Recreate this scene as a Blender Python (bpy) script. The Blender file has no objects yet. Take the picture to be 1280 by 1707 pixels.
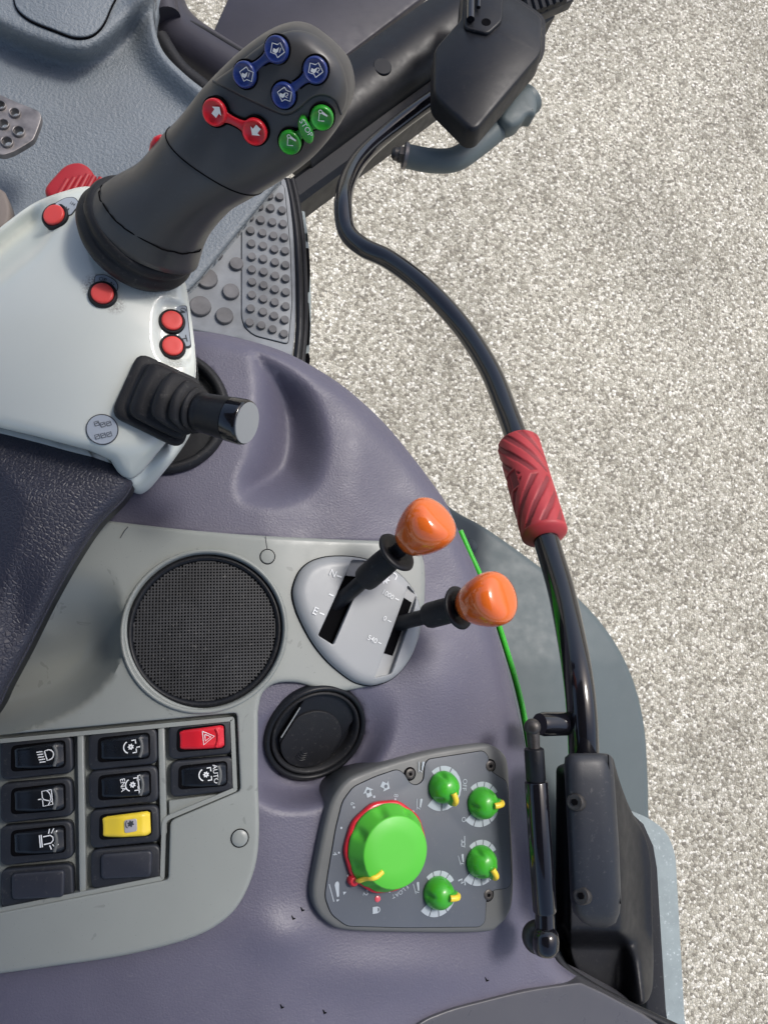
import bpy, math, random
import numpy as np
from mathutils import Vector, Matrix
from mathutils.geometry import delaunay_2d_cdt
from mathutils.bvhtree import BVHTree

random.seed(4)
scene = bpy.context.scene
col = scene.collection

# ------------------------------------------------------------------ camera
FPX, CX, CY = 1233.0, 640.0, 853.5        # focal length and centre in photograph pixels
NADIR = (390.0, 1080.0)                   # where straight down appears in the photograph
CAM_H = 0.60                              # metres above the console top
_d = np.array([NADIR[0] - CX, -(NADIR[1] - CY), -FPX]); _d /= np.linalg.norm(_d)
_u = -_d
_x = np.array([1.0, 0, 0]) - _u[0] * _u; _x /= np.linalg.norm(_x)
_y = np.cross(_u, _x)
RW = np.array([_x, _y, _u])               # camera -> world
CAM = np.array([0, 0, CAM_H])
cd = bpy.data.cameras.new('camera')
cd.sensor_fit = 'VERTICAL'; cd.sensor_height = 36.0; cd.lens = FPX * 36.0 / 1707.0
cd.clip_start = 0.01; cd.clip_end = 300
cam = bpy.data.objects.new('camera', cd); col.objects.link(cam)
cam.matrix_world = Matrix.Translation(Vector(CAM)) @ Matrix(RW.tolist()).to_4x4()
scene.camera = cam

# ------------------------------------------------------------------ light
SUN_EL, SUN_AZ = 58.0, 38.0               # azimuth measured from +x towards +y
world = bpy.data.worlds.new('World'); scene.world = world; world.use_nodes = True
wn = world.node_tree; bg = wn.nodes['Background']
sky = wn.nodes.new('ShaderNodeTexSky'); sky.sky_type = 'NISHITA'; sky.sun_disc = False
sky.sun_elevation = math.radians(SUN_EL); sky.sun_rotation = math.radians(90 - SUN_AZ)
sky.dust_density = 3.5; sky.air_density = 0.9; sky.ozone_density = 0.6; sky.altitude = 100
wn.links.new(sky.outputs[0], bg.inputs[0]); bg.inputs[1].default_value = 0.13
sd = bpy.data.lights.new('sun', 'SUN'); sd.energy = 1.5; sd.angle = math.radians(12); sd.color = (1.0, 0.975, 0.94)
so = bpy.data.objects.new('sun', sd); col.objects.link(so)
_sv = Vector((math.cos(math.radians(SUN_AZ)) * math.cos(math.radians(SUN_EL)),
              math.sin(math.radians(SUN_AZ)) * math.cos(math.radians(SUN_EL)), math.sin(math.radians(SUN_EL))))
so.rotation_euler = _sv.to_track_quat('Z', 'Y').to_euler()
scene.view_settings.view_transform = 'Standard'; scene.view_settings.look = 'None'
scene.view_settings.exposure = 0.42; scene.view_settings.gamma = 1.0

# ------------------------------------------------------------------ pixel -> world
def rays(p):
    p = np.atleast_2d(np.asarray(p, float))
    v = np.stack([(p[:, 0] - CX) / FPX, (CY - p[:, 1]) / FPX, -np.ones(len(p))], 1)
    return v @ RW.T
def PN(p, z):                             # photograph pixels at world height z
    w = rays(p); t = (np.asarray(z) - CAM_H) / w[:, 2]
    return CAM + w * t[:, None]
def P(px, py, z): return PN([(px, py)], z)[0]
def PD(px, py, depth): return CAM + rays([(px, py)])[0] * depth
def mpp(pt):                              # metres per photograph pixel at a world point
    return float((np.asarray(pt) - CAM) @ (RW @ np.array([0, 0, -1.0]))) / FPX
def nrm(v): v = np.asarray(v, float); return v / np.linalg.norm(v)

class Frame:
    """A plane in the place: origin, normal, two axes."""
    def __init__(s, o, n=(0, 0, 1), xdir=(1, 0, 0)):
        s.o = np.asarray(o, float); s.n = nrm(n)
        x = np.asarray(xdir, float); s.x = nrm(x - (x @ s.n) * s.n); s.y = np.cross(s.n, s.x)
    def uv(s, p):
        w = rays(p); t = ((s.o - CAM) @ s.n) / (w @ s.n)
        q = CAM + w * t[:, None] - s.o
        return np.stack([q @ s.x, q @ s.y], 1)
    def W(s, uvw):
        a = np.atleast_2d(np.asarray(uvw, float))
        return s.o + a[:, :1] * s.x + a[:, 1:2] * s.y + a[:, 2:3] * s.n
    def lift(s, h): return Frame(s.o + s.n * h, s.n, s.x)
    def at(s, px, py, h=0.0):
        q = s.uv([(px, py)])[0]
        return Frame(s.o + q[0] * s.x + q[1] * s.y + s.n * h, s.n, s.x)

# ------------------------------------------------------------------ objects
def tag(o, label=None, cat=None, group=None, kind=None):
    if label: o['label'] = label
    if cat: o['category'] = cat
    if group: o['group'] = group
    if kind: o['kind'] = kind
    return o
def thing(name, loc, label, cat, group=None):
    o = bpy.data.objects.new(name, None); col.objects.link(o)
    o.empty_display_size = 0.01
    o.location = Vector(loc); return tag(o, label, cat, group)
def WM(o):
    m = Matrix.Translation(o.location)
    return WM(o.parent) @ m if o.parent else m
def mk(name, V, F, mat, parent=None, smooth=True, sharp=40):
    V = np.asarray(V, float); c = (V.min(0) + V.max(0)) / 2
    me = bpy.data.meshes.new(name)
    me.from_pydata((V - c).tolist(), [], [list(map(int, f)) for f in F]); me.validate(); me.update()
    if smooth:
        me.shade_smooth()
        if sharp: me.set_sharp_from_angle(angle=math.radians(sharp))
    me.materials.append(mat)
    o = bpy.data.objects.new(name, me); col.objects.link(o)
    if parent: o.parent = parent; o.location = Vector(c) - WM(parent).to_translation()
    else: o.location = Vector(c)
    return o
def join(parts):
    V, F, n = [], [], 0
    for v, f in parts:
        v = np.asarray(v, float); V.append(v); F += [[i + n for i in q] for q in f]; n += len(v)
    return np.concatenate(V), F

# ------------------------------------------------------------------ shapes: each returns (V, F)
def smooth(pts, n=6, closed=True):
    p = np.asarray(pts, float); N = len(p); out = []
    for i in range(N if closed else N - 1):
        g = (lambda k: p[k % N]) if closed else (lambda k: p[min(max(k, 0), N - 1)])
        a, b, c, d = g(i - 1), g(i), g(i + 1), g(i + 2)
        for k in range(n):
            t = k / n
            out.append(0.5 * (2 * b + (c - a) * t + (2 * a - 5 * b + 4 * c - d) * t * t + (3 * b - a - 3 * c + d) * t ** 3))
    if not closed: out.append(p[-1])
    return np.array(out)
def rounded(pts, r, n=5):
    p = np.asarray(pts, float); N = len(p); out = []
    for i in range(N):
        a, b, c = p[i - 1], p[i], p[(i + 1) % N]
        ri = r[i] if hasattr(r, '__len__') else r
        d1, d2 = np.linalg.norm(a - b), np.linalg.norm(c - b); k = min(ri, d1 * .48, d2 * .48)
        s, e = b + (a - b) / d1 * k, b + (c - b) / d2 * k
        for j in range(n + 1):
            t = j / n; out.append((1 - t) ** 2 * s + 2 * t * (1 - t) * b + t * t * e)
    return np.array(out)
def circ(r, n=40, cx=0, cy=0, ry=None):
    a = np.linspace(0, 2 * np.pi, n, endpoint=False)
    return np.stack([cx + r * np.cos(a), cy + (ry or r) * np.sin(a)], 1)
def area(p): x, y = p[:, 0], p[:, 1]; return 0.5 * np.sum(x * np.roll(y, -1) - np.roll(x, -1) * y)
def ccw(p): p = np.asarray(p, float); return p if area(p) > 0 else p[::-1].copy()
def inset(p, d):
    t1 = p - np.roll(p, 1, 0); t2 = np.roll(p, -1, 0) - p
    t1 = t1 / (np.linalg.norm(t1, axis=1)[:, None] + 1e-12); t2 = t2 / (np.linalg.norm(t2, axis=1)[:, None] + 1e-12)
    n = np.stack([-(t1 + t2)[:, 1], (t1 + t2)[:, 0]], 1); l = np.linalg.norm(n, axis=1)[:, None] + 1e-9; n /= l
    return p + n * d
def prism(fr, uv, w0, w1, bev=0.0, steps=3):
    p = ccw(uv); n = len(p); rings = [(p, w0)]
    if bev > 0:
        for k in range(steps + 1):
            a = k / steps * np.pi / 2
            rings.append((inset(p, bev * (1 - np.cos(a))), w1 - bev + bev * np.sin(a)))
    else: rings.append((p, w1))
    V = np.concatenate([np.c_[q, np.full(n, w)] for q, w in rings]); F = []
    for k in range(len(rings) - 1):
        for i in range(n):
            j = (i + 1) % n; F.append([k * n + i, k * n + j, (k + 1) * n + j, (k + 1) * n + i])
    F.append([(len(rings) - 1) * n + i for i in range(n)]); F.append([n - 1 - i for i in range(n)])
    return fr.W(V), F
def ppx(fr, px, w0, w1, bev=0.0): return prism(fr, fr.uv(px), w0, w1, bev)
def lathe(fr, prof, seg=40, wav=None, cap=True):
    prof = list(prof); V, F = [], []
    for r, h in prof:
        for i in range(seg):
            a = 2 * np.pi * i / seg; rr = r * (1 + (wav(a, h) if wav else 0)); V.append((rr * np.cos(a), rr * np.sin(a), h))
    m = len(prof)
    for k in range(m - 1):
        for i in range(seg):
            j = (i + 1) % seg; F.append([k * seg + i, k * seg + j, (k + 1) * seg + j, (k + 1) * seg + i])
    if cap:
        F.append([(m - 1) * seg + i for i in range(seg)]); F.append([seg - 1 - i for i in range(seg)])
    return fr.W(V), F
def tube(path, rad, seg=20, cap=True, squash=None):
    p = np.asarray(path, float); N = len(p); rad = np.broadcast_to(rad, (N,))
    T = np.gradient(p, axis=0); T /= np.linalg.norm(T, axis=1)[:, None]
    n = np.cross(T[0], [0.13, 0.31, 0.94]); n /= np.linalg.norm(n); V = []
    for i in range(N):
        n = n - (n @ T[i]) * T[i]; n /= np.linalg.norm(n); b = np.cross(T[i], n)
        a = np.linspace(0, 2 * np.pi, seg, endpoint=False)
        V.append(p[i] + rad[i] * (np.cos(a)[:, None] * n + np.sin(a)[:, None] * b))
    V = np.concatenate(V); F = []
    for k in range(N - 1):
        for i in range(seg):
            j = (i + 1) % seg; F.append([k * seg + i, k * seg + j, (k + 1) * seg + j, (k + 1) * seg + i])
    if cap: F.append([seg - 1 - i for i in range(seg)]); F.append([(N - 1) * seg + i for i in range(seg)])
    return V, F
def loft(rings, cap=True):
    n = len(rings[0]); V = np.concatenate(rings); F = []
    for k in range(len(rings) - 1):
        for i in range(n):
            j = (i + 1) % n; F.append([k * n + i, k * n + j, (k + 1) * n + j, (k + 1) * n + i])
    if cap: F.append([n - 1 - i for i in range(n)]); F.append([(len(rings) - 1) * n + i for i in range(n)])
    return V, F
def box(fr, u0, u1, v0, v1, w0, w1, bev=0.0): return prism(fr, np.array([(u0, v0), (u1, v0), (u1, v1), (u0, v1)]), w0, w1, bev)
def inside(pts, poly):
    x, y = pts[:, 0][:, None], pts[:, 1][:, None]; a = poly; b = np.roll(poly, -1, 0)
    c = ((a[:, 1] > y) != (b[:, 1] > y)) & (x < (b[:, 0] - a[:, 0]) * (y - a[:, 1]) / (b[:, 1] - a[:, 1] + 1e-12) + a[:, 0])
    return c.sum(1) % 2 == 1
def dist(pts, poly, closed=True):
    pts = np.asarray(pts, float); a = poly if closed else poly[:-1]; b = np.roll(poly, -1, 0) if closed else poly[1:]
    out = np.empty(len(pts)); ab = b - a; L = (ab ** 2).sum(1) + 1e-12
    for s in range(0, len(pts), 4000):
        q = pts[s:s + 4000]; t = np.clip(((q[:, None] - a) * ab).sum(2) / L, 0, 1)
        out[s:s + 4000] = np.sqrt((((a + t[..., None] * ab) - q[:, None]) ** 2).sum(2)).min(1)
    return out
def sstep(x, a, b): t = np.clip((x - a) / (b - a), 0, 1); return t * t * (3 - 2 * t)
def gauss(p, x, y, r, ry=None): return np.exp(-((p[:, 0] - x) / r) ** 2 - ((p[:, 1] - y) / (ry or r)) ** 2)
def resample(poly, step):
    q = np.r_[poly, poly[:1]]; L = np.r_[0, np.cumsum(np.linalg.norm(np.diff(q, axis=0), axis=1))]
    s = np.linspace(0, L[-1], max(8, int(L[-1] / step)), endpoint=False)
    return np.stack([np.interp(s, L, q[:, 0]), np.interp(s, L, q[:, 1])], 1)
def sheet(outline, zf, spacing=8, r=0, holes=(), skirt=0.02, hskirt=0.0, mapf=PN, hr=0, under=False):
    """Curved skin over an outline given in photograph pixels: zf gives the height of each point; r rounds the rim (px)."""
    o = ccw(resample(np.asarray(outline, float), spacing * .8)); hs = [ccw(resample(np.asarray(h, float), spacing * .6)) for h in holes]
    lo, hi = o.min(0), o.max(0)
    gx, gy = np.meshgrid(np.arange(lo[0], hi[0], spacing), np.arange(lo[1], hi[1], spacing))
    gx = gx + (np.arange(gx.shape[0]) % 2)[:, None] * spacing * .5
    g = np.stack([gx.ravel(), gy.ravel()], 1)
    ok = inside(g, o) & (dist(g, o) > max(spacing * .6, r * 1.1))
    for h in hs: ok &= ~inside(g, h) & (dist(g, h) > max(spacing * .6, hr * 1.1))
    pts = [o] + hs; extra = []
    def rim(loop, rr, sgn):
        for k in (.04, .14, .3, .5, .72, 1.0):
            q = inset(loop, sgn * rr * k); d = dist(q, loop)
            keep = (d > rr * k * .9)
            q = q[keep]
            if len(q): extra.append(q)
    if r: rim(o, r, 1)
    if hr:
        for h in hs: rim(h, hr, -1)
    if extra:
        e = np.concatenate(extra); m = inside(e, o) & (dist(e, o) > .03 * max(r, hr))
        for h in hs: m &= ~inside(e, h) & (dist(e, h) > .03 * max(r, hr))
        pts.append(e[m])
    pts.append(g[ok]); A = np.concatenate(pts); E = []; s = 0
    for L in [o] + hs:
        n = len(L); E += [(s + i, s + (i + 1) % n) for i in range(n)]; s += n
    res = delaunay_2d_cdt([Vector(q) for q in A], E, [], 0, 1e-6)
    Q = np.array([tuple(v) for v in res[0]]); T = np.array([f for f in res[2] if len(f) == 3]); cen = Q[T].mean(1)
    m = inside(cen, o)
    for h in hs: m &= ~inside(cen, h)
    T = T[m]
    dz = np.zeros(len(Q))
    def fillet(loop, rr):
        d = np.clip(dist(Q, loop) / rr, 0, 1); return rr * (1 - np.sqrt(1 - (1 - d) ** 2))
    z = zf(Q); base = mapf(Q, z); sc = np.array([mpp(base[len(base) // 2])])[0]
    if r: z = z - fillet(o, r) * sc
    if hr:
        for h in hs: z = z - fillet(h, hr) * sc
    V = mapf(Q, z); F = []
    a, b, c = V[T[0][0]], V[T[0][1]], V[T[0][2]]
    for t in T:
        nz = np.cross(V[t[1]] - V[t[0]], V[t[2]] - V[t[0]]) @ (V[t[0]] - CAM)
        F.append(list(t) if nz < 0 else list(t[::-1]))
    # skirts
    key = {tuple(np.round(q, 4)): i for i, q in enumerate(Q)}
    V = list(V)
    def wall(loop, depth, down=None):
        idx = [key.get(tuple(np.round(q, 4))) for q in loop]
        if None in idx: idx = [int(np.argmin(((Q - q) ** 2).sum(1))) for q in loop]
        n0 = len(V)
        for k in idx: V.append(V[k] + np.array([0, 0, -depth]))
        n = len(idx)
        for i in range(n):
            j = (i + 1) % n; F.append([idx[i], n0 + i, n0 + j, idx[j]])
    if skirt: wall(o, skirt)
    if hskirt:
        for h in hs: wall(h, hskirt)
    return np.array(V), F

# ------------------------------------------------------------------ materials
def mat(name, c, rough=0.5, grain=None, gstr=0.15, var=0.08, vscale=9.0, spec=0.5, coat=0.0, metal=0.0, spots=(), vor=None, scr=0.0, dust=0.0, dustcol=(.42, .40, .36), gdist=0.0006):
    m = bpy.data.materials.new(name); m.use_nodes = True; nt = m.node_tree; N, L = nt.nodes, nt.links
    b = N['Principled BSDF']; b.inputs['Roughness'].default_value = rough; b.inputs['Metallic'].default_value = metal
    b.inputs['Specular IOR Level'].default_value = spec; b.inputs['Coat Weight'].default_value = coat; b.inputs['Coat Roughness'].default_value = 0.06
    geo = N.new('ShaderNodeNewGeometry'); pos = geo.outputs['Position']
    def noise(sc, det=4, rgh=0.55):
        n = N.new('ShaderNodeTexNoise'); n.inputs['Scale'].default_value = sc; n.inputs['Detail'].default_value = det
        n.inputs['Roughness'].default_value = rgh; L.new(pos, n.inputs['Vector']); return n.outputs[0]
    def ramp(src, a, bb, lo=0.0, hi=1.0):
        r = N.new('ShaderNodeMapRange'); r.inputs[1].default_value = a; r.inputs[2].default_value = bb
        r.inputs[3].default_value = lo; r.inputs[4].default_value = hi; L.new(src, r.inputs[0]); return r.outputs[0]
    def mix(f, A, B, mode='MIX'):
        x = N.new('ShaderNodeMix'); x.data_type = 'RGBA'; x.blend_type = mode
        if hasattr(f, 'links'): L.new(f, x.inputs[0])
        else: x.inputs[0].default_value = f
        for i, v in ((6, A), (7, B)):
            if hasattr(v, 'links'): L.new(v, x.inputs[i])
            else: x.inputs[i].default_value = (*v, 1)
        return x.outputs[2]
    c = tuple(c); cur = mix(ramp(noise(vscale, 5), .3, .7), tuple(k * (1 - var) for k in c), tuple(min(1, k * (1 + var)) for k in c))
    if dust: cur = mix(ramp(noise(260, 3, .7), .60, .78, 0, dust), cur, dustcol)
    if scr:
        w = N.new('ShaderNodeTexNoise'); w.inputs['Scale'].default_value = 55; w.inputs['Detail'].default_value = 2; w.inputs['Distortion'].default_value = 1.2
        L.new(pos, w.inputs['Vector'])
        f = ramp(w.outputs[0], .685, .70, 0, scr); cur = mix(f, cur, tuple(k * .45 for k in c))
        f2 = ramp(noise(900, 1), .74, .78, 0, scr); cur = mix(f2, cur, tuple(k * .3 for k in c))
    for (sp, rad, scol, amt) in spots:
        d = N.new('ShaderNodeVectorMath'); d.operation = 'DISTANCE'; L.new(pos, d.inputs[0]); d.inputs[1].default_value = tuple(sp)
        f = ramp(d.outputs['Value'], rad, rad * .35); n2 = ramp(noise(700, 4, .7), .38, .62)
        mm = N.new('ShaderNodeMath'); mm.operation = 'MULTIPLY'; L.new(f, mm.inputs[0]); L.new(n2, mm.inputs[1])
        m3 = N.new('ShaderNodeMath'); m3.operation = 'MULTIPLY'; L.new(mm.outputs[0], m3.inputs[0]); m3.inputs[1].default_value = amt
        cur = mix(m3.outputs[0], cur, scol)
    L.new(cur, b.inputs['Base Color'])
    L.new(ramp(noise(60, 4), .3, .7, max(.02, rough - .07), min(1, rough + .07)), b.inputs['Roughness'])
    if grain or vor:
        bp = N.new('ShaderNodeBump'); bp.inputs['Strength'].default_value = gstr; bp.inputs['Distance'].default_value = gdist
        if vor:
            v = N.new('ShaderNodeTexVoronoi'); v.feature = 'DISTANCE_TO_EDGE'; v.inputs['Scale'].default_value = vor; L.new(pos, v.inputs['Vector'])
            h = ramp(v.outputs['Distance'], 0, .25)
        else: h = noise(grain, 3, .6)
        L.new(h, bp.inputs['Height']); L.new(bp.outputs[0], b.inputs['Normal'])
    return m
M = {}
M['purple'] = mat('purple_grey_plastic', (.116, .112, .156), .44, grain=620, gstr=.4, var=.08, dust=.12, gdist=.0009)
M['trim'] = mat('pale_grey_green_trim', (.275, .294, .278), .36, grain=1200, gstr=.05, var=.05, scr=.35)
M['mint'] = mat('glossy_pale_mint_plastic', (.60, .66, .655), .22, var=.03, coat=.6)
M['gate'] = mat('light_grey_plastic', (.34, .355, .365), .40, grain=1500, gstr=.05, var=.04)
M['black'] = mat('black_plastic', (.010, .011, .014), .42, grain=900, gstr=.1, var=.15, dust=.06, spec=.32)
M['grille'] = mat('dark_grey_mesh', (.040, .041, .044), .5, var=.25, vscale=30, dust=.25)
M['pit'] = mat('dark_cavity', (.004, .004, .005), .9, spec=.05)  # near-black colour paints the shade of deep slots; also seams, nicks and sockets
M['rubber'] = mat('black_rubber', (.014, .0145, .017), .56, grain=900, gstr=.25, var=.2, dust=.12, spec=.35)
M['gloss_black'] = mat('gloss_black_paint', (.006, .006, .009), .14, var=.1, coat=.5)
M['bezel'] = mat('switch_bezel', (.020, .023, .030), .48, grain=900, gstr=.12, var=.12, dust=.14)
M['rocker'] = mat('black_rocker', (.008, .010, .014), .3, var=.1)
M['blank'] = mat('blank_switch', (.026, .029, .040), .45, grain=900, gstr=.12, var=.1, dust=.12)
M['white'] = mat('white_print', (.86, .88, .88), .5, var=.03)
M['greyprint'] = mat('pale_grey_print', (.40, .45, .50), .5, var=.03)
M['darkprint'] = mat('dark_print', (.035, .04, .05), .5, var=.05)
M['red'] = mat('red_plastic', (.66, .016, .030), .35, var=.05, coat=.2)
M['coral'] = mat('coral_button', (.85, .085, .075), .42, var=.05)
M['yellow'] = mat('yellow_plastic', (.90, .66, .05), .4, var=.03)
M['green'] = mat('green_knob_plastic', (.055, .42, .028), .32, var=.06, coat=.15)
M['green_top'] = mat('bright_green_knob_plastic', (.10, .55, .045), .42, var=.04)
M['blue'] = mat('blue_button', (.018, .040, .20), .3, var=.05, coat=.2)
M['green_b'] = mat('green_button', (.030, .33, .030), .3, var=.05, coat=.2)
M['orange'] = mat('orange_knob', (.80, .155, .022), .14, var=.03, coat=.8)
M['grip'] = mat('dark_grey_grip', (.062, .061, .062), .36, grain=1500, gstr=.05, var=.08, dust=.04)
M['housing'] = mat('grey_housing', (.125, .13, .128), .45, grain=1200, gstr=.1, var=.06, dust=.06)
M['face'] = mat('blue_grey_faceplate', (.105, .118, .140), .42, grain=1500, gstr=.04, var=.06, dust=.10)
M['leather'] = mat('navy_leatherette', (.040, .042, .062), .42, vor=360, gstr=.36, var=.14, gdist=.0009)
M['floor'] = mat('grey_vinyl_floor', (.17, .195, .215), .42, grain=250, gstr=.9, var=.14, vscale=5, gdist=.0022)
M['mat'] = mat('grey_rubber_mat', (.205, .22, .235), .55, grain=400, gstr=.25, var=.25, vscale=22, dust=.15)
M['stud'] = mat('worn_rubber_stud', (.12, .118, .120), .6, grain=500, gstr=.25, var=.3, vscale=40)
M['fender'] = mat('matte_grey_green_fender', (.095, .122, .128), .55, grain=400, gstr=.08, var=.06, dust=.05)
M['fgreen'] = mat('bright_green_paint', (.045, .50, .030), .25, var=.03, coat=.5)
M['plate'] = mat('galvanised_plate', (.30, .355, .36), .5, grain=300, gstr=.1, var=.10, vscale=60, dust=.9, dustcol=(.75, .82, .84))
M['steel'] = mat('worn_steel', (.23, .215, .21), .42, grain=600, gstr=.2, var=.3, vscale=60, metal=.7)
M['bolt'] = mat('dark_bolt_steel', (.075, .07, .066), .42, grain=800, gstr=.2, var=.3, vscale=200, metal=.6)
M['grip_red'] = mat('red_rubber_grip', (.43, .040, .048), .5, grain=900, gstr=.12, var=.1, vscale=40)
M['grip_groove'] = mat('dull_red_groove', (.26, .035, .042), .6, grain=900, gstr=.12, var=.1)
M['dark_purple'] = mat('dark_purple_panel', (.034, .032, .044), .5, grain=500, gstr=.2, var=.15)
M['smooth_grey'] = mat('smooth_grey_panel', (.085, .085, .095), .32, var=.04)
M['brown'] = mat('brown_worn_pedal', (.15, .125, .11), .6, grain=400, gstr=.3, var=.2)
M['capgrey'] = mat('silver_grey_cap', (.30, .32, .33), .45, var=.04)
M['label'] = mat('pale_blue_label', (.43, .48, .54), .4, var=.04)
M['liner'] = mat('roof_liner', (.035, .035, .037), .8)
M['ribred'] = mat('dull_red_plastic', (.36, .012, .020), .5, var=.08)
M['led'] = mat('red_lamp_lens', (.72, .10, .13), .3, coat=.4)
M['lens'] = mat('grey_lens', (.40, .39, .42), .35, var=.04)

# ground: crushed stone, too fine to pick apart
def ground_mat():
    m = bpy.data.materials.new('crushed_stone'); m.use_nodes = True; nt = m.node_tree; N, L = nt.nodes, nt.links
    b = N['Principled BSDF']; b.inputs['Roughness'].default_value = .85; b.inputs['Specular IOR Level'].default_value = .2
    geo = N.new('ShaderNodeNewGeometry')
    v = N.new('ShaderNodeTexVoronoi'); v.inputs['Scale'].default_value = 112; v.inputs['Randomness'].default_value = 1; L.new(geo.outputs['Position'], v.inputs['Vector'])
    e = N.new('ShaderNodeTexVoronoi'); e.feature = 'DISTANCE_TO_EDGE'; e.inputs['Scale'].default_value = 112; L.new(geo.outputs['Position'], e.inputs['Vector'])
    sep = N.new('ShaderNodeSeparateColor'); L.new(v.outputs['Color'], sep.inputs[0])
    cr = N.new('ShaderNodeValToRGB'); L.new(sep.outputs[0], cr.inputs[0])
    el = cr.color_ramp.elements; el[0].position = 0; el[0].color = (.22, .20, .16, 1); el[1].position = 1; el[1].color = (.84, .80, .70, 1)
    for p_, c_ in ((.25, (.38, .352, .278, 1)), (.55, (.50, .468, .378, 1)), (.8, (.62, .585, .485, 1))):
        k = el.new(p_); k.color = c_
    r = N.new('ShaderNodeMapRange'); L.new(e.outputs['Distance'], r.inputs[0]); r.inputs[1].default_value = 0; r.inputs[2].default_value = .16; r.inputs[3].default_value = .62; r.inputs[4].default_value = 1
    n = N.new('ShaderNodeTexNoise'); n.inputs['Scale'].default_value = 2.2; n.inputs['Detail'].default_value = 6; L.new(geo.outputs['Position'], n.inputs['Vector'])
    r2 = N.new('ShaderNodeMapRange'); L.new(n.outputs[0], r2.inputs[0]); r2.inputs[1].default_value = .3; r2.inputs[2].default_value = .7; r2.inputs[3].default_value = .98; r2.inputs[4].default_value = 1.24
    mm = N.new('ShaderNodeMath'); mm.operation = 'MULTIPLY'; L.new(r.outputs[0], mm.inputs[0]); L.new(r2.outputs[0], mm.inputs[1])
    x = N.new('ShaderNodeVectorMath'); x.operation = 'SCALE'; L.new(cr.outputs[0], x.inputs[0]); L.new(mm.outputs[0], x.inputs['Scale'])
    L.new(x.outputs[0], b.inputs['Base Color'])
    bp = N.new('ShaderNodeBump'); bp.inputs['Strength'].default_value = .7; bp.inputs['Distance'].default_value = .006
    L.new(e.outputs['Distance'], bp.inputs['Height']); L.new(bp.outputs[0], b.inputs['Normal'])
    return m
M['ground'] = ground_mat()

# ------------------------------------------------------------------ print helpers (text and symbols lie on a surface frame)
_tc = {}
def text_mesh(s):
    if s in _tc: return _tc[s]
    c = bpy.data.curves.new('t', 'FONT'); c.body = s; c.align_x = 'CENTER'; c.align_y = 'CENTER'; c.size = 1.0; c.resolution_u = 3
    o = bpy.data.objects.new('t', c); col.objects.link(o); bpy.context.view_layer.update()
    me = bpy.data.meshes.new_from_object(o.evaluated_get(bpy.context.evaluated_depsgraph_get()))
    V = np.array([tuple(v.co) for v in me.vertices]); F = [list(p.vertices) for p in me.polygons]
    V[:, :2] -= (V[:, :2].min(0) + V[:, :2].max(0)) / 2
    bpy.data.objects.remove(o); bpy.data.curves.remove(c); bpy.data.meshes.remove(me)
    _tc[s] = (V, F); return _tc[s]
def place(fr, px, py, xy, scale_px, rot, h=0.0004):
    """icon/text coordinates (x right, y up) -> world, standing on frame fr at a pixel, rot degrees anticlockwise in the picture."""
    f = fr.at(px, py); k = mpp(f.o) * scale_px; a = math.radians(rot)
    q = f.uv([(px, py), (px + 20 * math.cos(a), py - 20 * math.sin(a))]); d = nrm(q[1] - q[0])
    xy = np.asarray(xy, float); u = xy[:, 0] * d[0] - xy[:, 1] * d[1]; v = xy[:, 0] * d[1] + xy[:, 1] * d[0]
    return f.W(np.c_[u * k, v * k, np.full(len(u), h)])
def text(name, fr, s, px, py, size, rot, material, parent, h=0.0004, bold=0.0):
    V, F = text_mesh(s); return mk(name, place(fr, px, py, V[:, :2], size, rot, h), F, material, parent, smooth=False)
def ribbon(pl, w):
    p = np.asarray(pl, float); t = np.gradient(p, axis=0) if len(p) > 2 else np.tile(p[1] - p[0], (2, 1))
    t /= np.linalg.norm(t, axis=1)[:, None]; n = np.stack([-t[:, 1], t[:, 0]], 1) * w / 2
    V = np.concatenate([p + n, p - n]); m = len(p)
    return V, [[i + 1, i, m + i, m + i + 1] for i in range(m - 1)]
def icon(name, fr, px, py, size, rot, material, parent, lines=(), fills=(), w=.09, h=0.0004):
    parts = [ribbon(l, w) for l in lines] + [(ccw(np.asarray(f, float)), [list(range(len(f)))]) for f in fills]
    V, F = join([(np.asarray(v)[:, :2], f) for v, f in parts])
    return mk(name, place(fr, px, py, V, size, rot, h), F, material, parent, smooth=False)
def arc(cx, cy, r, a0, a1, n=10):
    a = np.radians(np.linspace(a0, a1, n)); return np.stack([cx + r * np.cos(a), cy + r * np.sin(a)], 1)
def gear(r=.3, n=8, cx=0, cy=0):
    out = []
    for i in range(n * 4):
        a = 2 * math.pi * i / (n * 4); k = r * (1.25 if i % 4 < 2 else .85); out.append((cx + k * math.cos(a), cy + k * math.sin(a)))
    return out

# ================================================================== THE SETTING
GZ = -1.75
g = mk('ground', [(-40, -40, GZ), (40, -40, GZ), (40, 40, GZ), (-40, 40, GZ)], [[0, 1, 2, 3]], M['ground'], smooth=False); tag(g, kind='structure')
# cab roof overhead: outside the picture, it shades the cab as in the photograph
fr0 = Frame((0, 0, 0))
roof = mk('roof', *prism(fr0, rounded([(-1.25, -.85), (.36, -.85), (.36, .62), (-1.25, .62)], .12), .98, 1.12, .03), M['liner']); tag(roof, kind='structure')

# ================================================================== SIDE CONSOLE
def zbase(p):
    p = np.atleast_2d(p); x = p[:, 0]; return -0.000115 * np.where(x > 430, (x - 430) ** 2 / (x - 430 + 90 + 1e-9), 0)
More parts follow.
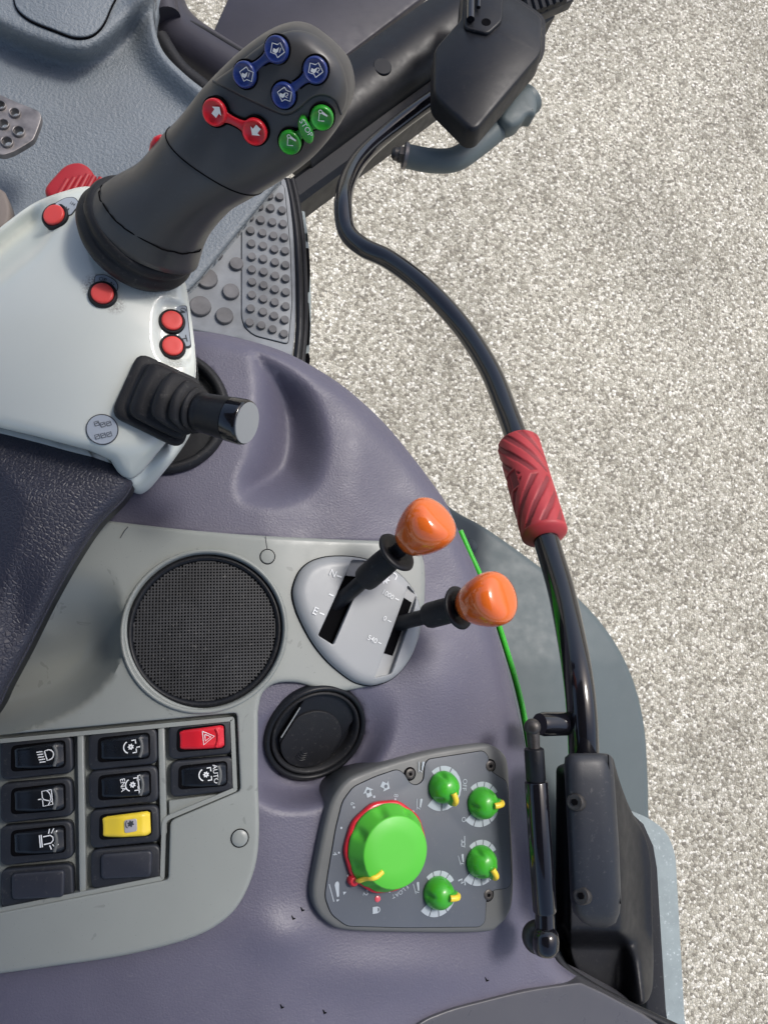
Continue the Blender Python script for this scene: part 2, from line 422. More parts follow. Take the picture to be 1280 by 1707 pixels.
# trim panel
TRIM = np.concatenate([smooth([(170, 867), (300, 882), (420, 892), (560, 899), (650, 902)], 5, False), smooth([(690, 905), (706, 935), (708, 985), (704, 1030), (694, 1075), (674, 1111), (638, 1136), (600, 1147), (560, 1153), (530, 1148), (495, 1138), (460, 1139), (438, 1155), (430, 1185)], 5, False),
                       smooth([(430, 1300), (432, 1390), (424, 1450), (398, 1508), (358, 1545), (300, 1570), (200, 1594), (100, 1609), (0, 1623), (-70, 1632)], 5, False), [(-70, 862), (60, 862)]])
BANK = rounded([(-60, 1231), (395, 1188), (401, 1318), (284, 1368), (281, 1466), (-60, 1533)], [2, 6, 5, 8, 5, 2], 4)
DISH = np.concatenate([smooth([(207, 1040), (204, 1090), (178, 1138), (130, 1180), (60, 1212), (-20, 1232), (-90, 1240)], 6, False), [(-90, 800), (130, 800), (160, 870), (194, 960)]])
DISH_EDGE = smooth([(160, 870), (194, 960), (208, 1032), (204, 1090), (178, 1138), (130, 1180), (60, 1212), (-20, 1232), (-90, 1240)], 6, False)
SPK = (343, 1050)
CUP = circ(100, 60, 272, 684)
TRAY = smooth([(415, 578), (475, 600), (525, 645), (548, 705), (550, 765), (525, 825), (465, 852), (400, 842), (388, 805), (405, 755), (416, 700), (418, 640)], 6)
CONSOLE = np.concatenate([smooth([(180, 545), (330, 552), (400, 564), (470, 585), (525, 613), (580, 650), (640, 705), (690, 765), (722, 808), (745, 842), (768, 895), (795, 955), (820, 1030), (842, 1105), (862, 1185),
                                  (878, 1260), (892, 1380), (905, 1480), (912, 1550), (926, 1600), (972, 1636), (1040, 1690), (1100, 1760)], 5, closed=False), [(-70, 1780), (-70, 545)]])
def zcons(p):
    z = zbase(p)
    s = np.where(inside(p, TRAY), dist(p, TRAY), 0); z = z - 0.036 * sstep(s, 0, 78)
    z = z + .007 * gauss(p, 735, 1130, 60, 90) + .006 * gauss(p, 470, 1560, 60, 40)
    z = z - .006 * gauss(p, 870, 1400, 22, 190) + .004 * gauss(p, 640, 1620, 140, 40)
    z = z + .006 * gauss(p, 585, 760, 50, 120)
    z = vent_blend(p, z)
    z = z - .06 * inside(p, TRIM) * sstep(dist(p, TRIM), 10, 22)
    return z

vo = P(527, 1222, -.016); rv = 88 * mpp(vo)
vdir = nrm(CAM - vo)
imx = RW @ np.array([math.cos(math.radians(119.6)), math.sin(math.radians(119.6)), 0])
vn = nrm(vdir * math.cos(math.radians(34)) - imx * math.sin(math.radians(34)))
fv = Frame(vo, vn, imx)
def vent_blend(p, z):
    u = fv.uv(p); d = np.hypot(u[:, 0], u[:, 1]) / rv; q = fv.W(np.c_[u, np.full(len(u), -.003)])[:, 2]
    w = sstep(d, 1.75, 1.0); w = w * np.clip((q > -.06), 0, 1)
    return z * (1 - w) + np.clip(q, -.05, .0) * w - .035 * sstep(d, .96, .86)
console = thing('side_console', P(500, 1200, -.1), 'purple-grey moulded side console carrying speaker, levers and switches', 'console')
mk('console_shell', *sheet(CONSOLE, zcons, 9, r=30, holes=[CUP], skirt=.22, hskirt=.05), M['purple'], console, sharp=None)

def ztrim(p):
    z = zbase(p) + .0085
    d = dist(p, DISH_EDGE, False); ins = inside(p, DISH)
    far = sstep(p[:, 1], 940, 1110)
    z = z - np.where(ins, 0.048 * (1 - (1 - np.clip(d / 66, 0, 1)) ** 2) * far * (1 - .85 * sstep(d, 80, 260)), 0)
    return z
mk('trim_panel', *sheet(TRIM, ztrim, 8, r=7, holes=[circ(131, 80, *SPK), BANK], skirt=.03, hskirt=.016, hr=4), M['trim'], console, sharp=60)
FT = Frame(P(300, 1200, .0085))
def seam_disc(px, py, r, fr, parent):
    f = fr.at(px, py); k = mpp(f.o)
    mk('seam_ring', *lathe(f, [(r * k, -.002), (r * k, .0004), (r * k * .88, .0005)], 32), M['pit'], parent)
    mk('screw_cap', *lathe(f, [(r * k * .88, -.002), (r * k * .88, .0006), (r * k * .8, .0011), (r * k * .3, .0013)], 32), M['trim'], parent)
seam_disc(446, 928, 13, Frame(P(446, 928, float(ztrim(np.array([[446., 928]]))[0]))), console)
seam_disc(400, 1397, 15, FT, console)
mk('seam_line', *tube(PN(np.array([(443, 893), (444, 904), (446, 915)]), .0087), .00025, 6), M['darkprint'], console)
mk('seam_line', *tube(PN(np.array([(214, 878), (208, 885), (201, 897)]), .0087), .00035, 6), M['darkprint'], console)
# switch bank tray
FB = Frame(P(180, 1360, -.0015))
mk('switch_tray', *ppx(FB, inset(ccw(BANK), 1), -.004, 0), M['trim'], console)
inner = ccw(rounded([(-60, 1236), (391, 1193), (396, 1315), (279, 1364), (276, 1461), (-60, 1527)], [2, 6, 5, 8, 5, 2], 4))
rim_o = FB.uv(inner); rim_i = FB.uv(inset(inner, 7)); n_ = len(rim_o)
Vr = np.concatenate([FB.W(np.c_[rim_o, np.zeros(n_)]), FB.W(np.c_[rim_o, np.full(n_, .0085)]), FB.W(np.c_[rim_i, np.full(n_, .0085)]), FB.W(np.c_[rim_i, np.zeros(n_)])])
Fr_ = [[k * n_ + i, k * n_ + (i + 1) % n_, (k + 1) * n_ + (i + 1) % n_, (k + 1) * n_ + i] for k in range(3) for i in range(n_)]
mk('tray_rim', Vr, Fr_, M['trim'], console, sharp=50)
for x0, x1, ya, yb in ((132, 143, 1224, 1489), (265, 276, 1212, 1388)):
    mk('tray_rib', *ppx(FB, [(x0, ya), (x1, ya - 1), (x1 + 4, yb - 2), (x0 + 4, yb)], 0, .0075, .0015), M['trim'], console)
mk('tray_ledge', *ppx(FB, [(283, 1332), (392, 1318), (391, 1310), (394, 1313), (287, 1358), (283, 1356)], 0, .006, .001), M['trim'], console)
# dark nicks in the plastic
for (x, y, a) in ((470, 1678, 30), (541, 1687, 80), (489, 1530, 80), (504, 1516, 70), (811, 1633, 60)):
    p0 = np.array([(x - 2.5, y - 4), (x, y + 2), (x + 3.5, y + 1)]); zz = zcons(p0.astype(float))
    mk('nick', *tube(PN(p0, zz + .0001), [.0003, .0008, .0004], 6), M['pit'], console)

# cup holder
cup = thing('cup_holder', P(272, 684, -.06), 'round dark cup holder in the console behind the stubby joystick', 'cup holder')
fc = Frame(P(272, 684, .002)); kc = mpp(fc.o)
mk('rim', *lathe(fc, [(98 * kc, -.012), (108 * kc, -.006), (110 * kc, .001), (106 * kc, .006), (99 * kc, .0075), (93 * kc, .005), (91 * kc, -.004), (90 * kc, -.03)], 64, cap=False), M['rubber'], cup, sharp=None)
mk('well', *lathe(fc, [(91 * kc, -.004), (86 * kc, -.06), (20 * kc, -.062)], 48), M['black'], cup)
f2 = Frame(P(345, 633, -.01), xdir=P(372, 622, -.01) - P(318, 645, -.01))
mk('spoke', *box(f2, -.022, .018, -.004, .004, -.004, .006, .002), M['rubber'], cup)

# ================================================================== SPEAKER
spk = thing('speaker', P(*SPK, -.01), 'round black mesh speaker set in the pale grey trim', 'speaker')
fs = Frame(P(*SPK, .0065)); ks = mpp(fs.o)
mk('recess_lip', *lathe(fs, [(136 * ks, .001), (134 * ks, .0045), (131 * ks, .0055), (128 * ks, .003), (126 * ks, -.006)], 80, cap=False), M['trim'], spk, sharp=None)
mk('bezel', *lathe(fs, [(128 * ks, -.012), (127 * ks, -.003), (124 * ks, .0), (119 * ks, .0), (116 * ks, -.003), (114 * ks, -.012)], 80, cap=False), M['black'], spk, sharp=None)
mk('backing', *lathe(fs, [(118 * ks, -.012), (118 * ks, -.0068), (10 * ks, -.0062)], 48), M['pit'], spk)
parts = []; R = 115.5 * ks; pitch = 5.2 * ks; ang = math.radians(2)
fg = Frame(fs.o - fs.n * .0035, fs.n, fs.x * math.cos(ang) + fs.y * math.sin(ang))
k = -22
for k in range(-22, 23):
    u = k * pitch
    if abs(u) >= R: continue
    l = math.sqrt(R * R - u * u)
    for vert in (0, 1):
        m = 12; s = np.linspace(-l, l, m); top = .0018 - .0012 * (s * s + u * u) / R / R
        hw = pitch * .34; pts = []
        for si, ti in zip(s, top):
            for du, dw in ((-hw, -.0022), (-hw * .6, ti), (hw * .6, ti), (hw, -.0022)):
                pts.append((u + du, si, dw) if vert else (si, u + du, dw - .0002))
        F = [[4 * i + j, 4 * i + j + 1, 4 * i + j + 5, 4 * i + j + 4] for i in range(m - 1) for j in range(3)]
        parts.append((fg.W(pts), F))
V, F = join(parts)
tag(mk('grille_mesh', V, F, M['grille'], spk, smooth=False), kind='stuff')

# ================================================================== ROCKER SWITCHES
FBt = FB
def rocker(cx, cy, w, h, kind, label):
    root = thing('rocker_switch', FB.at(cx, cy).o, label, 'switch', 'rocker switches in the console bank')
    rot = 5.5; a = math.radians(rot); ca, sa = math.cos(a), math.sin(a)
    def q(pts): pts = np.asarray(pts, float); return np.stack([cx + pts[:, 0] * ca - pts[:, 1] * sa * .4, cy - pts[:, 0] * sa - pts[:, 1] * ca], 1)
    W_, H_ = w / 2, h / 2
    bz = q(rounded([(-W_, -H_), (W_, -H_ * .97), (W_, H_ * .97), (-W_ + 2, H_)], 14, 6))
    mk('bezel', *ppx(FB, bz, 0, .0075, .002), M['bezel'], root, sharp=None)
    f = FB.lift(.0055)
    if kind == 'blank':
        mk('blank_plate', *ppx(f, q(rounded([(-W_ * .72, -H_ * .58), (W_ * .70, -H_ * .70), (W_ * .76, H_ * .66), (-W_ * .70, H_ * .70)], 9, 5)), 0, .0052, .0018), M['blank'], root, sharp=None); return root
    mk('recess', *ppx(f, q(rounded([(-W_ * .76, -H_ * .66), (W_ * .76, -H_ * .70), (W_ * .78, H_ * .70), (-W_ * .72, H_ * .66)], 9, 5)), 0, .0022), M['pit'], root)
    # rocker: a rounded key that rises to a ridge near its upper end, then falls away
    L0, L1 = -W_ * .70, W_ * .72; rings = []; nx = 18
    yaw = np.linspace(0, 1, nx)
    km = {'red': M['red'], 'yellow': M['yellow']}.get(kind, M['rocker'])
    V, F = [], []; ny = 11
    def top(t): return .0030 + .0042 * sstep(np.array([t]), .0, .50)[0] - .0030 * sstep(np.array([t]), .86, 1.0)[0] - .0026 * (1 - min(1, t / .06)) ** 2
    for t in yaw:
        x = L0 + (L1 - L0) * t; hh = H_ * (.52 + .10 * t - .10 * max(0, (t - .93) / .07) ** 2 - .10 * max(0, (.07 - t) / .07) ** 2)
        for j in range(ny):
            s = -1 + 2 * j / (ny - 1); e = max(0, (abs(s) - .86) / .14)
            px_ = q([(x, s * hh)])[0]; uvp = f.uv([px_])[0]; V.append((uvp[0], uvp[1], top(t) - .0016 * e * e - .0006 * (1 - s * s)))
    for i in range(nx - 1):
        for j in range(ny - 1): F.append([i * ny + j, i * ny + j + 1, (i + 1) * ny + j + 1, (i + 1) * ny + j])
    n0 = len(V); rim = [j for j in range(ny)] + [i * ny + ny - 1 for i in range(1, nx)] + [(nx - 1) * ny + j for j in range(ny - 2, -1, -1)] + [i * ny for i in range(nx - 2, 0, -1)]
    for i in rim: V.append((V[i][0], V[i][1], -.001))
    m = len(rim); F += [[rim[i], n0 + i, n0 + (i + 1) % m, rim[(i + 1) % m]] for i in range(m)]
    key = mk('rocker', f.W(V), F, km, root, sharp=50)
    # ridge bar; on black keys its grey colour stands in for a highlight
    if kind != 'yellow':
        r0 = q([(W_ * .49, H_ * .50), (W_ * .545, H_ * .25), (W_ * .555, 0), (W_ * .535, -H_ * .25), (W_ * .48, -H_ * .52)])
        u = f.uv(smooth(r0, 5, False)); mk('ridge', *tube(f.W(np.c_[u, np.full(len(u), .0072)]), .0012, 10), km if kind == 'red' else M['housing'], key)
    fi = f.lift(.0069)
    ix, iy = q([(W_ * .22, 0)])[0]; R0 = rot - 90
    if kind == 'lamp':
        L = [arc(0, .05, .34, 0, 180, 12), [(-.34, .05), (-.34, -.12), (.34, -.12), (.34, .05)]] + [[(-.36 + .18 * i, -.24), (-.46 + .18 * i, -.62)] for i in range(5)]
        icon('symbol', fi, ix + 2, iy, 24, R0 + 12, M['white'], key, L, w=.075)
    elif kind == 'wiper':
        icon('symbol', fi, ix + 2, iy, 20, R0, M['white'], key, [[(-.6, .35), (.6, .35), (.6, -.4), (-.6, -.4), (-.6, .35)], arc(0, -.5, .75, 40, 140, 8), [(0, -.5), (.38, .35)], [(0, -.75), (0, -.3)]], w=.08)
    elif kind == 'beacon':
        icon('symbol', fi, ix + 2, iy, 22, R0, M['white'], key, [[(-.28, -.3), (-.28, .2), (-.12, .38), (.12, .38), (.28, .2), (.28, -.3)], [(-.45, -.42), (.45, -.42)], [(-.45, -.55), (.45, -.55)],
             [(.42, .1), (.75, .2)], [(.40, .3), (.72, .5)], [(.3, .45), (.52, .72)], [(-.42, .1), (-.75, .2)], [(-.40, .3), (-.72, .5)], [(-.3, .45), (-.52, .72)]], w=.085)
    elif kind in ('pto', 'auto', 'ena'):
        off = {'pto': 0, 'auto': -5, 'ena': 2}[kind]
        icon('symbol', fi, ix + off, iy, 20, R0, M['white'], key, [arc(0, -.12, .50, 205, 335, 8), [(-.5, .05), (-.5, .36), (-.2, .36)], [(.5, .05), (.5, .36), (.2, .36)]], [gear(.2, 7, 0, -.05), arc(0, -.05, .07, 0, 359, 10)], w=.09)
        if kind == 'pto': icon('arrow', fi, ix + 13, iy, 12, R0, M['white'], key, [[(0, -.4), (0, .1)]], [[(-.22, .1), (.22, .1), (0, .5)]], w=.14)
        if kind == 'auto': text('lettering', fi, 'AUTO', ix + 10, iy - 1, 11, R0, M['white'], key)
        if kind == 'ena':
            text('lettering', fi, 'ENA', ix - 15, iy + 1, 11, R0, M['white'], key)
            icon('bracket', fi, ix + 13, iy, 20, R0, M['white'], key, [[(-.75, .1), (-.75, -.1), (.75, -.1), (.75, .1)], [(-.4, -.1), (-.4, .25)], [(.4, -.1), (.4, .25)]], w=.09)
    elif kind == 'red':
        icon('hazard_symbol', fi, ix, iy, 22, R0, M['white'], key, [[(-.5, -.35), (.5, -.35), (0, .48), (-.5, -.35)], [(-.25, -.2), (.25, -.2), (0, .22), (-.25, -.2)]], w=.06)
    elif kind == 'yellow':
        lx, ly = q([(W_ * .18, 0)])[0]
        pp = q(rounded([(W_ * .0, -H_ * .36), (W_ * .36, -H_ * .30), (W_ * .36, H_ * .36), (W_ * .0, H_ * .32)], 4, 4))
        ln = mk('lens', *ppx(f, pp, .003, .0074, .0004), M['lens'], key)
        icon('symbol', f.lift(.0074), lx - 2, ly, 20, R0, M['darkprint'], ln, [arc(0, -.05, .36, 215, 325, 6)], [gear(.22, 6)], w=.06)
    return root
for a in ((65, 1260, 121, 66, 'lamp', 'black rocker switch with a white headlamp symbol'), (65, 1331, 121, 66, 'wiper', 'black rocker switch with a white window wiper symbol'),
          (65, 1401, 122, 66, 'beacon', 'black rocker switch with a white flashing beacon symbol'), (66, 1473, 122, 68, 'blank', 'blank dark switch cover below the beacon switch'),
          (207, 1246, 116, 63, 'pto', 'black rocker switch with gear and arrow symbol, above the ENA switch'), (208, 1309, 117, 63, 'ena', 'black rocker switch lettered ENA above the yellow switch'),
          (210, 1374, 117, 64, 'yellow', 'yellow rocker switch with grey lens window'), (212, 1440, 118, 66, 'blank', 'blank dark switch cover below the yellow switch'),
          (335, 1230, 108, 60, 'red', 'red hazard warning rocker switch with white triangle'), (338, 1292, 109, 60, 'auto', 'black rocker switch lettered AUTO below the red switch')):
    rocker(*a)

# ================================================================== LEVER GATE
def frame_on(px, py, dz, fn=zbase):
    pts = np.array([(px, py), (px + 30, py), (px, py + 30)], float); w = PN(pts, fn(pts) + dz)
    n = np.cross(w[1] - w[0], w[0] - w[2]); n = n if n[2] > 0 else -n
    return Frame(w[0], n)
FG = frame_on(595, 1035, .0085)
def gpx(x, y): return (480 + x / 5.333, 900 + y / 5.333)
GATE = smooth([gpx(*q) for q in ((40, 480), (60, 370), (110, 270), (200, 195), (330, 155), (480, 147), (620, 160), (760, 195), (900, 250), (1010, 330), (1100, 440), (1155, 570), (1165, 680), (1150, 850), (1100, 1010), (1010, 1150), (900, 1245), (770, 1290), (680, 1290), (570, 1255), (450, 1170), (330, 1060), (220, 920), (130, 760), (70, 620))], 5)
SLOT1 = rounded([gpx(*q) for q in ((540, 185), (690, 192), (372, 935), (238, 850))], 3, 4)
SLOT2 = rounded([gpx(*q) for q in ((1035, 405), (1125, 495), (885, 1190), (735, 1222))], 3, 4)
def gate_map(p, w): u = FG.uv(p); return FG.W(np.c_[u, w])
def zgate(p): return np.full(len(p), .0085) + .0015 * (1 - ((p[:, 0] - 595) / 110) ** 2 - ((p[:, 1] - 1035) / 110) ** 2)
gate = thing('lever_gate', FG.o, 'light grey oval gate plate with two slots around the orange levers', 'lever gate')
mk('plate', *sheet(GATE, zgate, 5, r=17, holes=[SLOT1, SLOT2], skirt=.012, hskirt=.010, hr=1.6, mapf=gate_map), M['gate'], gate, sharp=60)
mk('shadow_gap', *ppx(FG, inset(ccw(GATE), -1.5), -.002, .0006), M['pit'], gate)
def shrink(poly, k): c = poly.mean(0); return c + (poly - c) * k
mk('slot_shade', *ppx(FG, SLOT1, .0, .0012), M['pit'], gate)  # shallow black sheet in place of the shade deep inside the slot
mk('slot_shelf', *ppx(FG, inset(ccw(SLOT2), -2), .0, .0030), M['gate'], gate)
mk('slot_shade', *ppx(FG, [gpx(*q) for q in ((1000, 505), (1085, 560), (915, 1030), (815, 1000))], .0, .0036), M['pit'], gate)  # black sheet on the shelf, painted-in shade of the deeper middle
mk('slot_shelf', *ppx(FG, [gpx(*q) for q in ((540, 185), (690, 192), (630, 330), (505, 320))], .001, .0030), M['gate'], gate)
def on_gate(px, py):
    p = np.array([(px, py)], float); d = float(np.clip(dist(p, GATE) / 17, 0, 1)[0])
    w = zgate(p)[0] - 17 * mpp(FG.o) * (1 - math.sqrt(1 - (1 - d) ** 2)); return FG.lift(w)
for s, x, y, sz, r in (('N', 397, 297, 15, -28), ('E', 243, 632, 17, -26), ('1000', 888, 487, 11, -32), ('0', 857, 697, 11, -30), ('540', 747, 883, 11.5, -27)):
    q_ = gpx(x, y); text('lettering', on_gate(*q_), s, q_[0], q_[1], sz * 1.05, r, M['white'], gate, h=.0012)
for x0, y0, x1, y1 in ((430, 318, 478, 332), (362, 480, 405, 500), (280, 648, 322, 665), (950, 520, 985, 536), (885, 714, 915, 730), (800, 910, 828, 924)):
    a_, b_ = gpx(x0, y0), gpx(x1, y1); f = on_gate(*a_); L_ = math.hypot(b_[0] - a_[0], b_[1] - a_[1])
    icon('tick', f, (a_[0] + b_[0]) / 2, (a_[1] + b_[1]) / 2, L_, -math.degrees(math.atan2(b_[1] - a_[1], b_[0] - a_[0])), M['white'], gate, [[(-.5, 0), (.5, 0)]], w=.28, h=.0006)
q_ = gpx(860, 345); icon('gear_symbol', on_gate(*q_), *q_, 18, -30, M['white'], gate, [], [gear(.4, 8)], h=.0006)
q_ = gpx(925, 335); icon('bracket_symbol', on_gate(*q_), *q_, 16, -30, M['white'], gate, [[(-.45, .5), (.2, .5), (.4, .35), (.4, -.5)]], w=.12, h=.0006)

def lever(base, tip, zb, zt, label):
    B, T = P(*base, zb), P(*tip, zt); A = nrm(T - B); L = np.linalg.norm(T - B)
    root = thing('gear_lever', B, label, 'lever', 'orange-knobbed levers'); f = Frame(B, A)
    k = mpp(T)
    mk('stem', *lathe(f, [(.0062, -.01), (.0062, L * .5), (.0058, L * .92)], 20), M['black'], root)
    mk('collar', *lathe(f, [(.0070, L * .41), (.0098, L * .42), (.0105, L * .45), (.0105, L * .60), (.0098, L * .70)], 28), M['rubber'], root)
    mk('flange', *lathe(f, [(.0085, L * .66), (.0105, L * .70), (.0165, L * .725), (.0172, L * .735), (.0165, L * .745), (.0130, L * .752), (.0080, L * .735), (.006, L * .73)], 36), M['black'], root, sharp=None)
    r = 47 * k
    prof = [(.30, -1.02), (.42, -1.05), (.54, -1.0), (.70, -.78), (.86, -.42), (.96, -.08), (1.0, .20), (.985, .42), (.93, .60), (.80, .74), (.62, .81), (.40, .84), (.1, .85)]
    mk('knob', *lathe(f, [(r * a, L + b * r) for a, b in prof], 56, wav=lambda a, h: .022 * math.cos(2 * a)), M['orange'], root, sharp=None)
    return root
lever((543, 1022), (708, 880), -.012, .074, 'orange-knobbed lever in the slot marked N and E')
lever((650, 1043), (811, 1001), -.016, .066, 'orange-knobbed lever in the slot marked 1000 and 540')

# ================================================================== AIR VENT
vent = thing('air_vent', P(527, 1224, -.02), 'round black air vent with closed flap beside the dial panel', 'air vent')
mk('outer_ring', *lathe(fv, [(rv * .97, -.035), (rv * .985, -.008), (rv, -.002), (rv * .985, .002), (rv * .94, .003), (rv * .90, .0015), (rv * .885, -.004)], 72, cap=False), M['black'], vent, sharp=None)
mk('inner_ring', *lathe(fv, [(rv * .885, -.006), (rv * .87, .0005), (rv * .84, .002), (rv * .80, .0005), (rv * .76, -.005), (rv * .74, -.009)], 72, cap=False), M['rubber'], vent, sharp=None)
mk('barrel', *lathe(fv, [(rv * .9, -.03), (rv * .89, -.007), (rv * .2, -.0068)], 48), M['black'], vent)
im2 = RW @ np.array([math.cos(math.radians(59)), math.sin(math.radians(59)), 0]); fx = Frame(vo, vn, im2)
def disc_part(cx, cy, r, cut0, cut1):
    p = circ(r, 48, cx, cy); p[:, 1] = np.clip(p[:, 1], cut0, cut1); return p
mk('flap', *prism(fx, disc_part(.08 * rv, 0, rv * .76, -rv * .60, rv * .58), -.010, -.0022, .0008), M['black'], vent, sharp=50)
mk('flap_disc', *prism(fx, disc_part(-.16 * rv, 0, rv * .60, -rv * .56, rv * .54), -.008, -.0004, .0007), M['rubber'], vent, sharp=50)
mk('edge_wire', *tube(fx.W([(-.32 * rv, .60 * rv, .0), (.34 * rv, .60 * rv, .0)]), .0006, 8), M['capgrey'], vent)
for i in range(4):
    a_ = np.linspace(-.5, .5, 6); rr = rv * (.30 + .05 * i)
    mk('finger_rib', *tube(fx.W(np.c_[-.17 * rv - rr * np.cos(a_), rr * .5 * np.sin(a_), np.full(6, -.0003)]), .0004, 6), M['black'], vent)

# ================================================================== HITCH CONTROL PANEL
FH = frame_on(680, 1400, .0)
def hpx(x, y): return (480 + x / 3.2, 1200 + y / 3.2)
HOUT = smooth([hpx(*q) for q in ((390, 262), (560, 205), (760, 155), (1000, 122), (1062, 131), (1112, 165), (1140, 225), (1150, 400), (1165, 700), (1168, 880), (1150, 1000), (1090, 1080), (1000, 1112), (600, 1113), (290, 1100), (190, 1060), (130, 990), (110, 900), (130, 760), (180, 520), (220, 400), (290, 310))], 5)
HIN = rounded([hpx(*q) for q in ((320, 345), (440, 290), (552, 253), (588, 275), (618, 328), (655, 338), (690, 312), (698, 225), (716, 200), (1005, 156), (1030, 185), (1036, 255), (1078, 288), (1122, 312), (1133, 352), (1146, 700), (1151, 850), (1128, 876), (1050, 885), (1018, 925), (1012, 1050), (985, 1078), (600, 1081), (285, 1072), (205, 1010), (172, 920), (185, 820), (230, 560), (265, 420))], 9, 4)
panel = thing('control_panel', FH.o, 'grey tilted control panel with green dials and white scales', 'control panel')
HH = .011
mk('housing', *ppx(FH, HOUT, -.045, HH, .0035), M['housing'], panel, sharp=None)
mk('faceplate_gap', *ppx(FH, inset(ccw(HIN), -.9), HH - .002, HH + .0004), M['pit'], panel)
mk('faceplate', *ppx(FH, HIN, HH - .002, HH + .0010, .0004), M['face'], panel, sharp=30)
FF = FH.lift(HH + .0010)
for x, y in ((649, 288), (1075, 245), (1065, 932)):
    f = FH.lift(HH).at(*hpx(x, y)); r = 9.6 * mpp(f.o)
    s = mk('screw', *lathe(f, [(r * 1.15, -.001), (r * 1.15, .0004), (r, .0006), (r * .93, .0002)], 28), M['pit'], panel)
    hd = mk('screw_head', *lathe(f, [(r * .9, -.001), (r * .88, .0014), (r * .6, .0020), (r * .42, .0018)], 28), M['bolt'], s)
    mk('screw_socket', *prism(f, np.array([((.36 if i % 2 else .22) * r * math.cos(i * math.pi / 6), (.36 if i % 2 else .22) * r * math.sin(i * math.pi / 6)) for i in range(12)]), .0015, .0023), M['pit'], hd)
BIG = hpx(512, 667)
for s, x, y, sz, r in (('8', 575, 404, 11, -95), ('6', 344, 447, 11, -90), ('4', 251, 714, 11, -95), ('2', 413, 928, 12, -100), ('OFF', 941, 346, 11, -95), ('O', 936, 531, 11, -95)):
    q_ = hpx(x, y); text('lettering', FF, s, *q_, sz, r, M['greyprint'], panel)
for ch, x, y, r in (('F', 622, 872, 58), ('L', 607, 885, 50), ('O', 592, 897, 42), ('A', 574, 908, 32), ('T', 557, 915, 22)):
    q_ = hpx(512 + (x - 512) * 1.10, 667 + (y - 667) * 1.10); text('lettering', FF, ch, *q_, 9.5, r + 180, M['greyprint'], panel)
for x, y, r in ((459, 410, 7), (571, 424, 6), (665, 493, 10), (351, 466, 6), (284, 576, 6), (271, 708, 5), (320, 830, 6), (423, 908, 7), (541, 915, 6), (646, 853, 9)):
    f = FF.at(*hpx(x, y)); mk('scale_dot', *lathe(f, [(r / 3.2 * mpp(f.o), .0), (r / 3.2 * mpp(f.o), .0004)], 14), M['greyprint'], panel)
arrow = [(-.5, .05), (0, .5), (.5, .05), (.24, .05), (.24, -.4), (-.24, -.4), (-.24, .05)]
for x, y, rr in ((428, 386, 25), (517, 352, -115)):
    q_ = hpx(x, y); a_ = icon('arrow_symbol', FF, *q_, 19, rr, M['greyprint'], panel, [], [arrow]); icon('arrow_eye', FF, *q_, 19, rr, M['face'], a_, [], [arc(0, .08, .16, 0, 340, 12)], h=.0006)
q_ = hpx(262, 905); icon('arm_symbol', FF, *q_, 28, -75, M['greyprint'], panel, [[(-.5, -.38), (.55, -.38)]], [[(-.45, .12), (-.38, .2), (-.25, .2), (.4, .0), (.4, -.12), (-.3, -.08), (-.42, .0)], [(.25, .3), (.45, .3), (.35, .5)], [(.5, -.2), (.65, -.2), (.58, -.02)]], w=.05)
led = FF.at(*hpx(477, 954)); mk('indicator_lamp', *lathe(led, [(5 * mpp(led.o), 0), (5 * mpp(led.o), .0006), (3 * mpp(led.o), .0011)], 20), M['led'], panel)
q_ = hpx(473, 1013); icon('padlock_symbol', FF, *q_, 15, -90, M['greyprint'], panel, [arc(0, .1, .26, 0, 180, 10)], [[(-.35, -.5), (.35, -.5), (.35, .1), (-.35, .1)]], w=.1)
for x, y, sz, rr in ((714, 250, 17, -90), (703, 448, 17, -90), (690, 893, 17, -75), (928, 742, 16, -75)):
    q_ = hpx(x, y); icon('arm_symbol', FF, *q_, sz, rr, M['greyprint'], panel, [[(-.5, -.35), (.5, -.35)], [(.3, -.3), (.5, .0)]], [[(-.5, .15), (-.4, .28), (.35, .08), (.3, -.05), (-.42, .02)]], w=.06)
q_ = hpx(935, 650); icon('linkage_symbol', FF, *q_, 18, -90, M['greyprint'], panel, [[(-.5, .1), (.5, .1)], [(-.2, -.2), (.4, -.2)], arc(.2, -.05, .2, 0, 360, 10)], w=.09)
q_ = hpx(928, 863); icon('wave_symbol', FF, *q_, 15, -40, M['greyprint'], panel, [[(-.5, -.2), (-.2, .2), (0, -.2), (.25, .25), (.5, -.1)]], [arc(.2, .2, .15, 0, 340, 8)], w=.18)
SM = [((295, 420), (35, 105)), ((628, 557), (80, -18)), ((617, 1061), (48, 85)), ((250, 1328), (80, -8))]
SMC = [(680 + a / 5.17, 1230 + b / 5.17) for (a, b), _ in SM]
for i, (cx, cy) in enumerate(SMC):
    f = FF.at(cx, cy); k = mpp(f.o); r0, r1 = 26.5 * k, 39 * k
    # gauge arcs round the knob, thick at one end
    spans = [(100, 128), (60, 96), (-92, 56), (-135, -96)] if i == 0 else [(105, 128), (78, 102), (50, 75), (25, 47), (-60, -30), (-85, -63), (-112, -88), (-140, -115)]
    V, F, n = [], [], 0
    parts = []
    for a0, a1 in spans:
        a_ = np.radians(np.linspace(a0, a1, 10))
        def rout(a): t = (math.degrees(a) + 140) / 270; return r0 + (r1 - r0) * (1.05 - .62 * t)
        inn = np.stack([r0 * .9 * np.cos(a_), r0 * .9 * np.sin(a_)], 1); out = np.array([(rout(x) * math.cos(x), rout(x) * math.sin(x)) for x in a_])
        p2 = np.concatenate([inn, out]); parts.append((f.W(np.c_[p2, np.full(len(p2), .0003)]), [[j, j + 10, j + 11, j + 1] for j in range(9)]))
    V, F = join(parts); mk('gauge_scale', V, F, M['greyprint'], panel, smooth=False)

